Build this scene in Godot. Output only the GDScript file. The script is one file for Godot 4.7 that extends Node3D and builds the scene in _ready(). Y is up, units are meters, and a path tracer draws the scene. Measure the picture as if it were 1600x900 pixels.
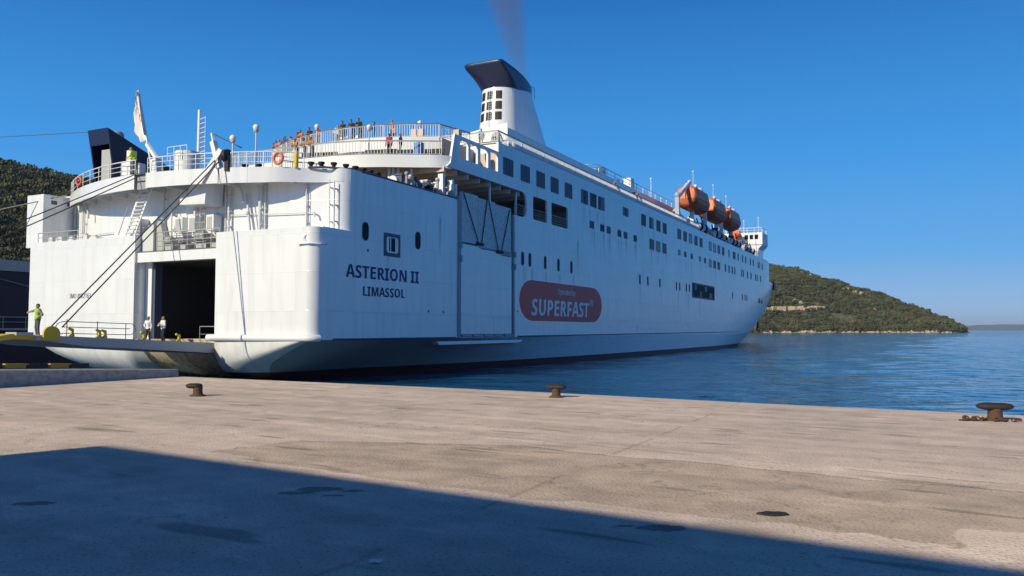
extends Node3D

# ---------------------------------------------------------------- mesh builder
class Shape:
	var s := SurfaceTool.new()
	var col := Color.WHITE
	var shade_aft := false   # vertex colours carry the undercut's shade aft, fading to plain paint forward
	func _init():
		s.begin(Mesh.PRIMITIVE_TRIANGLES)
	func v(p: Vector3):
		if shade_aft:
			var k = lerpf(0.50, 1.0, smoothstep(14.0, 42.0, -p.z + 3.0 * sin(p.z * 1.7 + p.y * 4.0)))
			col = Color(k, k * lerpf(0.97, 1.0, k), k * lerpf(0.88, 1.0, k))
		s.set_color(col)
		s.set_uv(Vector2(p.x, p.z))
		s.add_vertex(p)
	func flat():
		s.set_smooth_group(-1)
	func tri(a, b, c):
		v(a); v(b); v(c)
	func quad(a, b, c, d):
		tri(a, b, c); tri(a, c, d)
	func box(c: Vector3, z: Vector3, r := Basis.IDENTITY):
		flat()
		var h = z * 0.5
		var p = []
		for i in 8:
			p.append(c + r * Vector3(h.x if i & 1 else -h.x, h.y if i & 2 else -h.y, h.z if i & 4 else -h.z))
		quad(p[0], p[1], p[3], p[2]); quad(p[5], p[4], p[6], p[7])
		quad(p[4], p[0], p[2], p[6]); quad(p[1], p[5], p[7], p[3])
		quad(p[2], p[3], p[7], p[6]); quad(p[4], p[5], p[1], p[0])
	func span(a: Vector3, b: Vector3):   # a box between two opposite corners
		box((a + b) * 0.5, (b - a).abs())
	func bar(a: Vector3, b: Vector3, w: float, h: float):
		var f = (b - a).normalized()
		var up = Vector3.UP if abs(f.y) < 0.95 else Vector3.RIGHT
		var x = up.cross(f).normalized()
		box((a + b) * 0.5, Vector3(w, h, a.distance_to(b)), Basis(x, f.cross(x), f))
	func ring(c: Vector3, f: Vector3, r: float, n: int) -> Array:
		var up = Vector3.UP if abs(f.y) < 0.95 else Vector3.RIGHT
		var x = up.cross(f).normalized()
		var y = f.cross(x)
		var o = []
		for i in n:
			var t = TAU * i / n
			o.append(c + x * cos(t) * r + y * sin(t) * r)
		return o
	func tube(pts: Array, r: float, n := 6, r_end := -1.0):
		var rows = []
		for i in pts.size():
			var f = (pts[min(i + 1, pts.size() - 1)] - pts[max(i - 1, 0)]).normalized()
			rows.append(ring(pts[i], f, r if r_end < 0 else lerpf(r, r_end, float(i) / (pts.size() - 1)), n))
		grid(rows, true)
		cap(rows[0]); cap(rows[-1])
	func cap(rg: Array):
		flat()
		for i in range(1, rg.size() - 1):
			tri(rg[0], rg[i + 1], rg[i])
	func cone(a: Vector3, b: Vector3, ra: float, rb: float, n := 10):
		var f = (b - a).normalized()
		var r0 = ring(a, f, ra, n)
		var r1 = ring(b, f, rb, n)
		grid([r0, r1], true)
		cap(r0); cap(r1)
	func lathe(c: Vector3, prof: Array, n := 12):   # prof of Vector2(radius, height)
		var rows = []
		for p in prof:
			var o = []
			for i in n:
				var t = TAU * i / n
				o.append(c + Vector3(cos(t) * p.x, p.y, sin(t) * p.x))
			rows.append(o)
		grid(rows, true)
	func grid(rows: Array, closed := false, smooth := true):
		s.set_smooth_group(0 if smooth else -1)
		for i in rows.size() - 1:
			var a = rows[i]
			var b = rows[i + 1]
			var n = a.size()
			for j in (n if closed else n - 1):
				var k = (j + 1) % n
				quad(a[j], a[k], b[k], b[j])
	func prism(poly: PackedVector2Array, xf: Transform3D, depth: float):   # polygon in local xy, pushed along local z
		flat()
		var t = Geometry2D.triangulate_polygon(poly)
		var n = poly.size()
		for i in range(0, t.size(), 3):
			var a = poly[t[i]]
			var b = poly[t[i + 1]]
			var c = poly[t[i + 2]]
			tri(xf * Vector3(a.x, a.y, depth), xf * Vector3(c.x, c.y, depth), xf * Vector3(b.x, b.y, depth))
			tri(xf * Vector3(a.x, a.y, 0), xf * Vector3(b.x, b.y, 0), xf * Vector3(c.x, c.y, 0))
		for i in n:
			var a = poly[i]
			var b = poly[(i + 1) % n]
			quad(xf * Vector3(a.x, a.y, 0), xf * Vector3(b.x, b.y, 0), xf * Vector3(b.x, b.y, depth), xf * Vector3(a.x, a.y, depth))
	func ball(c: Vector3, r: Vector3, n := 8, m := 6):
		var rows = []
		for j in m + 1:
			var t = PI * j / m
			var o = []
			for i in n:
				var a = TAU * i / n
				o.append(c + Vector3(cos(a) * sin(t) * r.x, -cos(t) * r.y, sin(a) * sin(t) * r.z))
			rows.append(o)
		grid(rows, true)
	func torus(c: Vector3, bas: Basis, R: float, r: float, n := 20, m := 8):
		var rows = []
		for i in n + 1:
			var t = TAU * i / n
			var o = []
			for j in m:
				var a = TAU * j / m
				o.append(c + bas * Vector3(cos(t) * (R + r * cos(a)), sin(t) * (R + r * cos(a)), r * sin(a)))
			rows.append(o)
		grid(rows, true)
	# a plate across u (pushed along -z) and y at x, with rectangular holes [u0,u1,y0,y1,radius]
	func plate(x: float, u0: float, u1: float, y0: float, y1: float, holes := [], th := 0.2):
		flat()
		var us = [u0, u1]
		var ys = [y0, y1]
		for h in holes:
			for q in [h[0], h[1]]:
				if q > u0 and q < u1 and not us.has(q): us.append(q)
			for q in [h[2], h[3]]:
				if q > y0 and q < y1 and not ys.has(q): ys.append(q)
		us.sort(); ys.sort()
		var sg = sign(th)
		for i in us.size() - 1:
			for j in ys.size() - 1:
				var cu = (us[i] + us[i + 1]) * 0.5
				var cy = (ys[j] + ys[j + 1]) * 0.5
				var open = false
				for h in holes:
					if cu > h[0] and cu < h[1] and cy > h[2] and cy < h[3]: open = true
				if open: continue
				for xx in [x, x - th]:
					quad(Vector3(xx, ys[j], -us[i]), Vector3(xx, ys[j], -us[i + 1]), Vector3(xx, ys[j + 1], -us[i + 1]), Vector3(xx, ys[j + 1], -us[i]))
		var rims = [[u0, u1, y0, y1, 0.0]]
		rims.append_array(holes)
		for h in rims:
			var c = [Vector2(h[0], h[2]), Vector2(h[1], h[2]), Vector2(h[1], h[3]), Vector2(h[0], h[3])]
			for k in 4:
				var a = c[k]
				var b = c[(k + 1) % 4]
				quad(Vector3(x, a.y, -a.x), Vector3(x, b.y, -b.x), Vector3(x - th, b.y, -b.x), Vector3(x - th, a.y, -a.x))
				var r = h[4]
				if r > 0:
					var mid = Vector2((h[0] + h[1]) * 0.5, (h[2] + h[3]) * 0.5)
					var sx = sign(mid.x - a.x)
					var sy = sign(mid.y - a.y)
					var cen = a + Vector2(sx * r, sy * r)
					var last = Vector2.ZERO
					for q in 6:
						var t = PI * 0.5 * q / 5
						var p = cen - Vector2(sx * cos(t) * r, sy * sin(t) * r)
						if q > 0:
							for xx in [x, x - th]:
								tri(Vector3(xx, a.y, -a.x), Vector3(xx, last.y, -last.x), Vector3(xx, p.y, -p.x))
							quad(Vector3(x, last.y, -last.x), Vector3(x, p.y, -p.x), Vector3(x - th, p.y, -p.x), Vector3(x - th, last.y, -last.x))
						last = p
	func rail(pts: Array, h: float, bars: Array, spacing: float, r := 0.025, baluster := 0.0):
		# posts, a top rail and lower bars along a polyline of base points
		var up = Vector3.UP
		for i in pts.size() - 1:
			var a = pts[i]
			var b = pts[i + 1]
			s.set_smooth_group(0)
			tube([a + up * h, b + up * h], r * 1.3, 5)
			for q in bars: tube([a + up * q, b + up * q], r * 0.8, 4)
			var n = max(1, roundi(a.distance_to(b) / spacing))
			for k in n + (1 if i == pts.size() - 2 else 0):
				var p = a.lerp(b, float(k) / n)
				tube([p, p + up * h], r, 5)
			if baluster > 0:
				var m = int(a.distance_to(b) / baluster)
				for k in m:
					var p = a.lerp(b, (k + 0.5) / m)
					box(p + up * (h * 0.53), Vector3(0.035, h * 0.86, 0.035))
	func done() -> ArrayMesh:
		s.generate_normals()
		return s.commit()

# ---------------------------------------------------------------- naming helpers
func name_it(o: Node3D, called: String, parent: Node3D):
	var n = called
	var i = 1
	while parent.has_node(NodePath(n)):
		n = "%s_%03d" % [called, i]
		i += 1
	o.name = n
	parent.add_child(o, true)

var counts := {}
func put(called: String, mesh: Mesh, mat: Material, parent: Node3D = self) -> MeshInstance3D:
	var o := MeshInstance3D.new()
	o.mesh = mesh
	o.material_override = mat
	var key = [parent, called]
	var k = counts.get(key, 0)
	counts[key] = k + 1
	o.name = called if k == 0 else "%s_%03d" % [called, k]
	parent.add_child(o, true)
	return o

func part(called: String, sh: Shape, mat: Material, parent: Node3D = self) -> MeshInstance3D:
	return put(called, sh.done(), mat, parent)

func thing(called: String, label: String, category: String, at := Vector3.ZERO, turn := 0.0, group := "") -> Node3D:
	var o := Node3D.new()
	var key = [self, called]
	var k = counts.get(key, 0)
	counts[key] = k + 1
	o.name = called if k == 0 else "%s_%03d" % [called, k]
	add_child(o, true)
	o.position = at
	o.rotation.y = turn
	tag(o, label, category, group)
	return o

func tag(o: Node3D, label: String, category := "", group := ""):
	o.set_meta("label", label)
	if category: o.set_meta("category", category)
	if group: o.set_meta("group", group)

func struct(called: String, sh_mesh: Mesh, mat: Material) -> MeshInstance3D:
	var o = put(called, sh_mesh, mat)
	o.set_meta("kind", "structure")
	return o

# ---------------------------------------------------------------- materials
var M := {}
var rng := RandomNumberGenerator.new()

func lin(r: float, g: float, b: float) -> Color:
	return Color(r, g, b).linear_to_srgb()

func mat(called: String, c: Color, rough := 0.6, metal := 0.0) -> StandardMaterial3D:
	var m := StandardMaterial3D.new()
	m.resource_name = called
	m.albedo_color = c
	m.roughness = rough
	m.metallic = metal
	m.cull_mode = BaseMaterial3D.CULL_DISABLED
	M[called] = m
	return m

func noise_tex(freq: float, ramp: Array, seed_: int, size := 512, octaves := 4, normal := false, bump := 4.0) -> NoiseTexture2D:
	var t := NoiseTexture2D.new()
	t.width = size; t.height = size
	t.seamless = true
	t.normalize = true
	var n := FastNoiseLite.new()
	n.seed = seed_
	n.noise_type = FastNoiseLite.TYPE_SIMPLEX_SMOOTH
	n.frequency = freq
	n.fractal_octaves = octaves
	t.noise = n
	if normal:
		t.as_normal_map = true
		t.bump_strength = bump
	else:
		var g := Gradient.new()
		var offs = PackedFloat32Array()
		var cols = PackedColorArray()
		for r in ramp:
			offs.append(r[0]); cols.append(r[1])
		g.offsets = offs; g.colors = cols
		t.color_ramp = g
	return t

func triplanar(m: StandardMaterial3D, tex: Texture2D, scale: Vector3, world := false):
	m.albedo_texture = tex
	m.uv1_triplanar = true
	m.uv1_world_triplanar = world
	m.uv1_scale = scale

func hull_paint() -> ImageTexture:   # white paint with runs of dirt below the seams, plates of slightly different age
	var n := FastNoiseLite.new()
	n.seed = 3
	n.frequency = 0.02
	n.fractal_octaves = 4
	var r := RandomNumberGenerator.new()
	r.seed = 5
	var tone = []
	for k in 8: tone.append(r.randf_range(-0.022, 0.018))
	var im := Image.create(512, 512, false, Image.FORMAT_RGB8)
	for j in 512:
		for i in 512:
			var row = j / 128
			var c = (i + (128 if row % 2 else 0)) % 512 / 256
			var a = TAU * i / 512.0
			var run = n.get_noise_3d(cos(a) * 160, sin(a) * 160, j * 0.12 * (1.0 if j < 256 else -1.0))
			var cloud = n.get_noise_3d(cos(a) * 30, sin(a) * 30, sin(TAU * j / 512.0) * 50)
			var v = 0.79 + tone[row * 2 + c] + min(0.0, run) * 0.10 + cloud * 0.04
			im.set_pixel(i, j, lin(v * 0.965, v * (1.0 + min(0.0, run) * 0.04), v * (1.045 + min(0.0, run) * 0.10)))
	return ImageTexture.create_from_image(im)

func plate_relief() -> ImageTexture:   # slightly dished shell plates with weld seams, 8 by 2.4 metres each
	var n := FastNoiseLite.new()
	n.seed = 15
	n.frequency = 0.012
	var im := Image.create(512, 512, false, Image.FORMAT_RF)
	for j in 512:
		for i in 512:
			var row = j / 128
			var fx = fmod(i + (128 if row % 2 else 0), 256.0) / 256.0
			var fy = (j % 128) / 128.0
			var dish = sin(PI * fx * 4.0) * sin(PI * fx * 4.0) * sin(PI * fy) * 0.35
			var seam = 1.0 if min(fx, 1.0 - fx) * 256.0 < 1.5 or min(fy, 1.0 - fy) * 128.0 < 1.5 else 0.0
			var blend = n.get_noise_3d(cos(TAU * i / 512.0) * 40, sin(TAU * i / 512.0) * 40, sin(TAU * j / 512.0) * 60)
			im.set_pixel(i, j, Color(0.5 - dish * (0.5 + blend) + seam * 0.22 + blend * 0.5, 0, 0))
	im.bump_map_to_normal_map(3.0)
	return ImageTexture.create_from_image(im)

func make_materials():
	var m = mat("hull_white", Color.WHITE, 0.22)
	m.metallic_specular = 0.75
	m.normal_enabled = true
	m.normal_texture = plate_relief()
	m.normal_scale = 0.5
	var w = func(v): return lin(v * 0.97, v, v * 1.035)
	triplanar(m, hull_paint(), Vector3(1.0 / 16.0, 1.0 / 9.6, 1.0 / 16.0))
	m = mat("deck_white", w.call(0.78), 0.45)
	mat("pipe_white", w.call(0.62), 0.5)
	m = mat("underwater", Color.WHITE, 0.6)
	triplanar(m, noise_tex(0.02, [[0.0, lin(0.10, 0.025, 0.018)], [0.5, lin(0.19, 0.055, 0.04)], [1.0, lin(0.08, 0.05, 0.035)]], 5), Vector3(0.2, 0.2, 0.2))
	m = mat("counter_paint", Color.WHITE, 0.4)
	triplanar(m, noise_tex(0.015, [[0.0, w.call(0.56)], [0.45, w.call(0.70)], [1.0, w.call(0.76)]], 8), Vector3(0.14, 0.05, 0.14))
	m = mat("rusty_recess", Color.WHITE, 0.7)
	triplanar(m, noise_tex(0.012, [[0.0, lin(0.70, 0.68, 0.60)], [0.45, lin(0.66, 0.60, 0.44)], [0.62, lin(0.55, 0.36, 0.17)], [1.0, lin(0.36, 0.20, 0.10)]], 12), Vector3(0.35, 0.06, 0.35))
	m = mat("weathered_white", Color.WHITE, 0.6)
	triplanar(m, noise_tex(0.03, [[0.0, w.call(0.70)], [0.66, w.call(0.66)], [0.72, lin(0.30, 0.24, 0.20)], [0.8, lin(0.22, 0.16, 0.13)], [1.0, w.call(0.5)]], 21), Vector3(0.5, 0.22, 0.5))
	mat("navy", lin(0.012, 0.022, 0.075), 0.35)
	mat("navy_dark", lin(0.006, 0.011, 0.04), 0.5)
	mat("letter_navy", lin(0.012, 0.022, 0.13), 0.5)
	mat("sign_red", lin(0.90, 0.085, 0.075), 0.5)
	mat("sign_white", lin(0.84, 0.86, 0.88), 0.4)
	mat("black", lin(0.012, 0.012, 0.013), 0.6)
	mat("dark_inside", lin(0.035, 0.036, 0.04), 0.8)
	mat("deck_grey", lin(0.10, 0.11, 0.11), 0.8)
	mat("grey_steel", lin(0.30, 0.32, 0.37), 0.55)
	mat("pale_grey", lin(0.42, 0.43, 0.44), 0.5)
	mat("frame_blue", lin(0.055, 0.075, 0.13), 0.5)
	var g = mat("window_glass", lin(0.007, 0.013, 0.040), 0.3)
	g.metallic_specular = 0.15
	g = mat("curtained_glass", lin(0.045, 0.06, 0.085), 0.35)
	g.metallic_specular = 0.2
	g = mat("dim_glass", lin(0.018, 0.03, 0.06), 0.2)
	g.metallic_specular = 0.3
	mat("louvre", lin(0.016, 0.026, 0.07), 0.45)
	mat("yellow", lin(0.62, 0.44, 0.03), 0.55)
	mat("orange", lin(0.78, 0.15, 0.035), 0.45)
	mat("orange_hull", lin(0.52, 0.095, 0.028), 0.5)
	m = mat("counter_shade", Color.WHITE, 0.4)
	m.vertex_color_use_as_albedo = true  # darkened aft by the counter's painted shade
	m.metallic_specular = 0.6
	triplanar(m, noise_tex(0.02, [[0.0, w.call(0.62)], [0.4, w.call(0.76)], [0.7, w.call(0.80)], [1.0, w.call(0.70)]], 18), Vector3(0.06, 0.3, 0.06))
	mat("orange_ring", lin(0.62, 0.13, 0.05), 0.5)
	mat("rope_dark", lin(0.05, 0.05, 0.045), 0.9)
	mat("rope_pale", lin(0.30, 0.28, 0.24), 0.9)
	mat("wire", lin(0.06, 0.06, 0.06), 0.6)
	mat("wood_rail", lin(0.22, 0.12, 0.07), 0.6)
	mat("globe", lin(0.8, 0.8, 0.8), 0.2)
	mat("beige", lin(0.60, 0.47, 0.38), 0.6)
	mat("blue_plastic", lin(0.03, 0.16, 0.50), 0.4)
	m = mat("iron", Color.WHITE, 0.75)
	triplanar(m, noise_tex(0.03, [[0.0, lin(0.014, 0.012, 0.012)], [0.55, lin(0.028, 0.022, 0.02)], [1.0, lin(0.08, 0.04, 0.026)]], 31), Vector3(2, 2, 2))
	m = mat("rust_iron", Color.WHITE, 0.85)
	triplanar(m, noise_tex(0.03, [[0.0, lin(0.045, 0.03, 0.022)], [0.5, lin(0.09, 0.05, 0.036)], [1.0, lin(0.16, 0.075, 0.045)]], 33), Vector3(2, 2, 2))
	m = mat("concrete_block", Color.WHITE, 0.85)
	triplanar(m, noise_tex(0.02, [[0.0, lin(0.20, 0.19, 0.18)], [0.5, lin(0.34, 0.33, 0.31)], [1.0, lin(0.44, 0.42, 0.38)]], 41), Vector3(0.3, 0.3, 0.3))
	mat("stripe_yellow", lin(0.55, 0.30, 0.04), 0.7)
	mat("flag_cloth", lin(0.75, 0.74, 0.74), 0.8)

# ---------------------------------------------------------------- the ferry's shape
const HB := 13.5
const BOW_Y := [-2.0, 0.25, 1.0, 2.0, 3.0, 4.5, 6.0, 8.0, 10.0, 12.0, 14.0, 15.3]
const BOW_U := [176.0, 182.0, 185.0, 191.0, 197.0, 203.0, 208.0, 213.0, 214.0, 214.5, 215.0, 215.0]
const BOW_S := [85.0, 95.0, 98.5, 103.3, 108.0, 115.2, 122.4, 132.0, 142.3, 150.3, 155.0, 157.0]

func at(xs: Array, ys: Array, x: float) -> float:
	if x <= xs[0]: return ys[0]
	for i in xs.size() - 1:
		if x <= xs[i + 1]:
			return lerpf(ys[i], ys[i + 1], (x - xs[i]) / (xs[i + 1] - xs[i]))
	return ys[-1]

func hull_x(u: float, y: float) -> float:   # half breadth of the hull u metres ahead of the stern
	var x = HB
	var us = at(BOW_Y, BOW_S, y)
	if u > us:
		x *= 1.0 - pow(min(1.0, (u - us) / (at(BOW_Y, BOW_U, y) - us)), 2.2)
	if y < 3.0:
		x -= 10.5 * exp(-u / 17.0) * pow(min((3.0 - y) / 3.0, 1.1), 0.9) * smoothstep(-2.0, 6.0, u)
	return max(x, 0.02)

func stern_z(x: float, y: float) -> float:
	var k = min((3.0 - y) / 3.0, 1.15)
	return -(2.9 + 4.0 * pow(abs(x - 1.6) / 12.0, 2.0)) * pow(k, 3.4)

func deck_edge(x: float) -> float:   # the poop overhangs amidships and runs into the wall at the starboard corner
	var z = 1.5 - 0.024 * x * x
	if x > 9.5: z = lerpf(z, corner_z(x) + 0.03, smoothstep(9.5, 12.9, x))
	return z
func corner_z(x: float) -> float:
	return wall_z(x) if x <= 12.5 else wall_z(12.5) - 1.0 + sqrt(max(0.0, 1.0 - pow(x - 12.5, 2)))
func wall_z(x: float) -> float:
	return -1.2 - 0.0115 * x * x

const TERRACE := [[13.45, -16.2], [13.0, -15.5], [12.2, -15.0], [11.2, -14.5], [9.2, -13.3], [7.4, -12.5], [5.3, -12.0], [2.8, -11.75], [0.0, -11.7], [-2.8, -11.75], [-5.3, -12.0], [-7.4, -12.5], [-9.2, -13.3], [-11.2, -14.5], [-13.0, -15.5], [-13.45, -16.2]]
const UPPER := [[10.9, -18.6], [9.2, -17.6], [6.6, -16.7], [3.6, -16.1], [0.4, -16.2], [-2.5, -16.9], [-4.9, -17.8], [-7.2, -18.9], [-9.0, -20.3], [-9.8, -22.0]]

func strip(edge: Array, y0: float, y1: float, inset := 0.0) -> Array:
	var a = []
	var b = []
	for e in edge:
		a.append(Vector3(e[0], y0, e[1] - inset)); b.append(Vector3(e[0], y1, e[1] - inset))
	return [a, b]

func deck_fan(sh: Shape, edge: Array, y: float, back: float):   # a flat deck from a curved edge to z = back
	sh.flat()
	for i in edge.size() - 1:
		var a = edge[i]
		var b = edge[i + 1]
		sh.quad(Vector3(a[0], y, a[1]), Vector3(b[0], y, b[1]), Vector3(b[0], y, back), Vector3(a[0], y, back))

var frame_cache := {}
func window(parent: Node3D, x: float, u0: float, u1: float, y0: float, y1: float, panes: int, glass: String, called := "window", r := 0.12):
	var w = u1 - u0
	var h = y1 - y0
	var key = "%.2f %.2f %d" % [w, h, panes]
	if not frame_cache.has(key):
		var f := Shape.new()
		var b = 0.07
		f.plate(0.03, 0, w, 0, h, [[b, w - b, b, h - b, r]], 0.05)
		for k in range(1, panes):
			var c = b + (w - 2 * b) * k / panes
			f.span(Vector3(-0.01, b, -(c - 0.03)), Vector3(0.028, h - b, -(c + 0.03)))
		var g := Shape.new()
		g.span(Vector3(-0.005, 0, -0.02), Vector3(0.012, h - b * 2 + 0.06, -((w - 2 * b) / panes - 0.02)))
		frame_cache[key] = [f.done(), g.done()]
	var o = put(called, frame_cache[key][0], M.frame_blue, parent)
	o.position = Vector3(x, y0, -u0)
	for k in panes:
		var pick = ["window_glass", "window_glass", "dim_glass", "curtained_glass"][rng.randi() % 4] if glass == "window_glass" else glass
		var p = put("pane", frame_cache[key][1], M[pick], o)
		p.position = Vector3(0, 0.04, -(0.07 + (w - 0.14) * k / panes))

func oblong(w: float, h: float, n := 6) -> PackedVector2Array:
	var p = PackedVector2Array()
	var r = w * 0.5
	for i in n + 1:
		var t = PI * i / n
		p.append(Vector2(cos(t) * r, h * 0.5 - r + sin(t) * r))
	for i in n + 1:
		var t = PI + PI * i / n
		p.append(Vector2(cos(t) * r, -h * 0.5 + r + sin(t) * r))
	return p

const SIDE := Basis(Vector3(0, 0, -1), Vector3(0, 1, 0), Vector3(1, 0, 0))   # local x runs forward, local z points to starboard

func porthole(parent: Node3D, x: float, u: float, y: float, w: float, h: float):
	var key = "port %.2f %.2f" % [w, h]
	if not frame_cache.has(key):
		var f := Shape.new()
		f.prism(oblong(w + 0.12, h + 0.12), Transform3D(SIDE, Vector3.ZERO), 0.035)
		var g := Shape.new()
		g.prism(oblong(w, h), Transform3D(SIDE, Vector3(0.02, 0, 0)), 0.03)
		frame_cache[key] = [f.done(), g.done()]
	var o = put("porthole", frame_cache[key][0], M.frame_blue, parent)
	o.position = Vector3(x, y, -u)
	put("pane", frame_cache[key][1], M.window_glass, o)

func letters(parent: Node3D, text: String, width: float, height: float, xf: Transform3D, m: Material, called := "lettering", weight := 700) -> MeshInstance3D:
	var t := TextMesh.new()
	var f := SystemFont.new()
	f.font_names = PackedStringArray(["Droid Sans"])
	f.font_weight = weight
	t.font = f
	t.text = text
	t.font_size = 64
	t.pixel_size = 0.01
	t.depth = 0.02
	t.curve_step = 1.0
	var box = t.get_aabb()
	var o = put(called, t, m, parent)
	var sc = Vector3(width / max(box.size.x, 0.01), height / max(box.size.y, 0.01), 1.0)
	o.transform = xf * Transform3D(Basis.from_scale(sc), -Vector3(box.position.x * sc.x, box.position.y * sc.y, 0))
	return o

func serif_name(parent: Node3D, text: String, u0: float, u1: float, y0: float, y1: float):
	# block capitals whose I has serifs: one mesh of bars and arcs per word
	var o = letters(parent, text, u1 - u0, y1 - y0, Transform3D(SIDE, Vector3(HB + 0.012, y0, -u0)), M.letter_navy, "ship_name")
	var t: TextMesh = o.mesh
	var f: Font = t.font
	var full = f.get_string_size(text, HORIZONTAL_ALIGNMENT_LEFT, -1, 64).x
	for i in text.length():
		if text[i] == "I":
			var c = (f.get_string_size(text.substr(0, i), HORIZONTAL_ALIGNMENT_LEFT, -1, 64).x + f.get_string_size("I", HORIZONTAL_ALIGNMENT_LEFT, -1, 64).x * 0.5 - full * 0.5) * t.pixel_size
			var bx = t.get_aabb()
			for y in [bx.position.y + 0.035, bx.end.y - 0.035]:
				var s := Shape.new()
				s.box(Vector3(c, y, 0), Vector3(0.20, 0.07, 0.022))
				part("serif", s, M.letter_navy, o)

func clear_sky() -> PanoramaSkyMaterial:   # clear air: pale at the horizon, deeper blue with height
	var lut = [[0.0, 0.37, 0.53, 0.75], [2.0, 0.27, 0.485, 0.78], [5.0, 0.125, 0.40, 0.80], [11.5, 0.053, 0.31, 0.76], [22.0, 0.020, 0.165, 0.51], [32.0, 0.009, 0.080, 0.31], [50.0, 0.005, 0.038, 0.155], [90.0, 0.003, 0.022, 0.09]]
	var im := Image.create(16, 512, false, Image.FORMAT_RGBF)
	for j in 512:
		var e = clampf(90.0 - (j + 0.5) / 512.0 * 180.0, 0.0, 90.0)
		var c = Color.BLACK
		for i in lut.size() - 1:
			if e >= lut[i][0] and e <= lut[i + 1][0]:
				var t = (e - lut[i][0]) / (lut[i + 1][0] - lut[i][0])
				c = Color(lerpf(lut[i][1], lut[i + 1][1], t), lerpf(lut[i][2], lut[i + 1][2], t), lerpf(lut[i][3], lut[i + 1][3], t))
		for i in 16: im.set_pixel(i, j, c)
	var m := PanoramaSkyMaterial.new()
	m.panorama = ImageTexture.create_from_image(im)
	return m

func _ready():
	rng.seed = 7
	# ------------------------------------------------ camera, sky, sun, exposure
	var cam := Camera3D.new()
	cam.name = "camera"
	cam.fov = 38.74
	cam.near = 0.1
	cam.far = 40000.0
	cam.position = Vector3(0, 2.4, 0)
	cam.rotation_degrees = Vector3(2.95, 0, 0)
	add_child(cam)
	cam.current = true
	var env := Environment.new()
	var sky := Sky.new()
	sky.sky_material = clear_sky()
	env.background_mode = Environment.BG_SKY
	env.sky = sky
	env.background_energy_multiplier = 1.0
	env.tonemap_mode = Environment.TONE_MAPPER_LINEAR
	env.tonemap_exposure = 1.04
	env.sdfgi_enabled = true
	env.ssao_enabled = true
	env.ssil_enabled = true
	env.fog_enabled = true
	env.fog_density = 0.00005
	env.fog_light_color = Color(0.80, 0.89, 0.99)
	env.volumetric_fog_enabled = true
	env.volumetric_fog_density = 0.0
	var we := WorldEnvironment.new()
	we.name = "world"
	we.environment = env
	add_child(we)
	var sun := DirectionalLight3D.new()
	sun.name = "sun"
	sun.light_energy = 1.42
	sun.light_color = Color(1.0, 0.945, 0.82)
	sun.light_angular_distance = 0.5
	sun.shadow_enabled = true
	var az := deg_to_rad(45.0)
	var el := deg_to_rad(27.5)
	var d := Vector3(sin(az) * cos(el), -sin(el), -cos(az) * cos(el))
	sun.basis = Basis.looking_at(d)
	add_child(sun)

	make_materials()
	build_sea()
	build_land()
	build_quay()
	build_shadow_building()
	var ship = thing("ferry", "long white car ferry moored stern-to with open stern door", "ferry", Vector3(-24.123, -1.2, -55.469), -deg_to_rad(26.713))
	build_hull(ship)
	build_stern(ship)
	build_side(ship)
	build_decks(ship)
	build_funnel(ship)
	build_top(ship)
	build_loose(ship)
	build_neighbour()
	build_people(ship)
	build_smoke(ship)

# ---------------------------------------------------------------- sea and land
const SEA := -0.95

func build_sea():
	var m = mat("sea_water", lin(0.006, 0.075, 0.165), 0.06)
	m.metallic_specular = 0.5
	m.normal_enabled = true
	m.normal_texture = noise_tex(0.012, [], 51, 1024, 5, true, 9.0)
	m.normal_scale = 0.8
	m.uv1_scale = Vector3(1.0 / 46.0, 1.0 / 19.0, 1)
	var n := FastNoiseLite.new()
	n.seed = 9
	n.frequency = 0.06
	n.fractal_octaves = 3
	var s := Shape.new()
	# near water has real waves; beyond, flat sheets out to the horizon
	var x0 = -140.0
	var z0 = -20.0
	var rows = []
	var zz = []
	var z = z0
	while z > -420.0:
		zz.append(z)
		z -= 0.7 + (-z - 20.0) * 0.012
	zz.append(-420.0)
	for q in zz:
		var row = []
		for i in 201:
			var x = lerpf(-140.0, 330.0, i / 200.0)
			var fade = clampf(min(min(x + 140.0, 330.0 - x) / 30.0, min(q + 420.0, -20.0 - q) / 15.0), 0.0, 1.0)
			row.append(Vector3(x, SEA + fade * (0.16 * n.get_noise_2d(x * 0.7, q * 1.7) + 0.06 * n.get_noise_2d(x * 2.6 + 90, q * 6.0)), q))
		rows.append(row)
	s.grid(rows)
	s.flat()
	var f = 20000.0
	for r in [[-f, f, -420.0, -f], [-f, f, f, -20.0], [-f, -140.0, -20.0, -420.0], [330.0, f, -20.0, -420.0]]:
		s.quad(Vector3(r[0], SEA, r[2]), Vector3(r[1], SEA, r[2]), Vector3(r[1], SEA, r[3]), Vector3(r[0], SEA, r[3]))
	s.s.generate_normals()
	s.s.generate_tangents()
	struct("sea", s.s.commit(), m)

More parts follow.
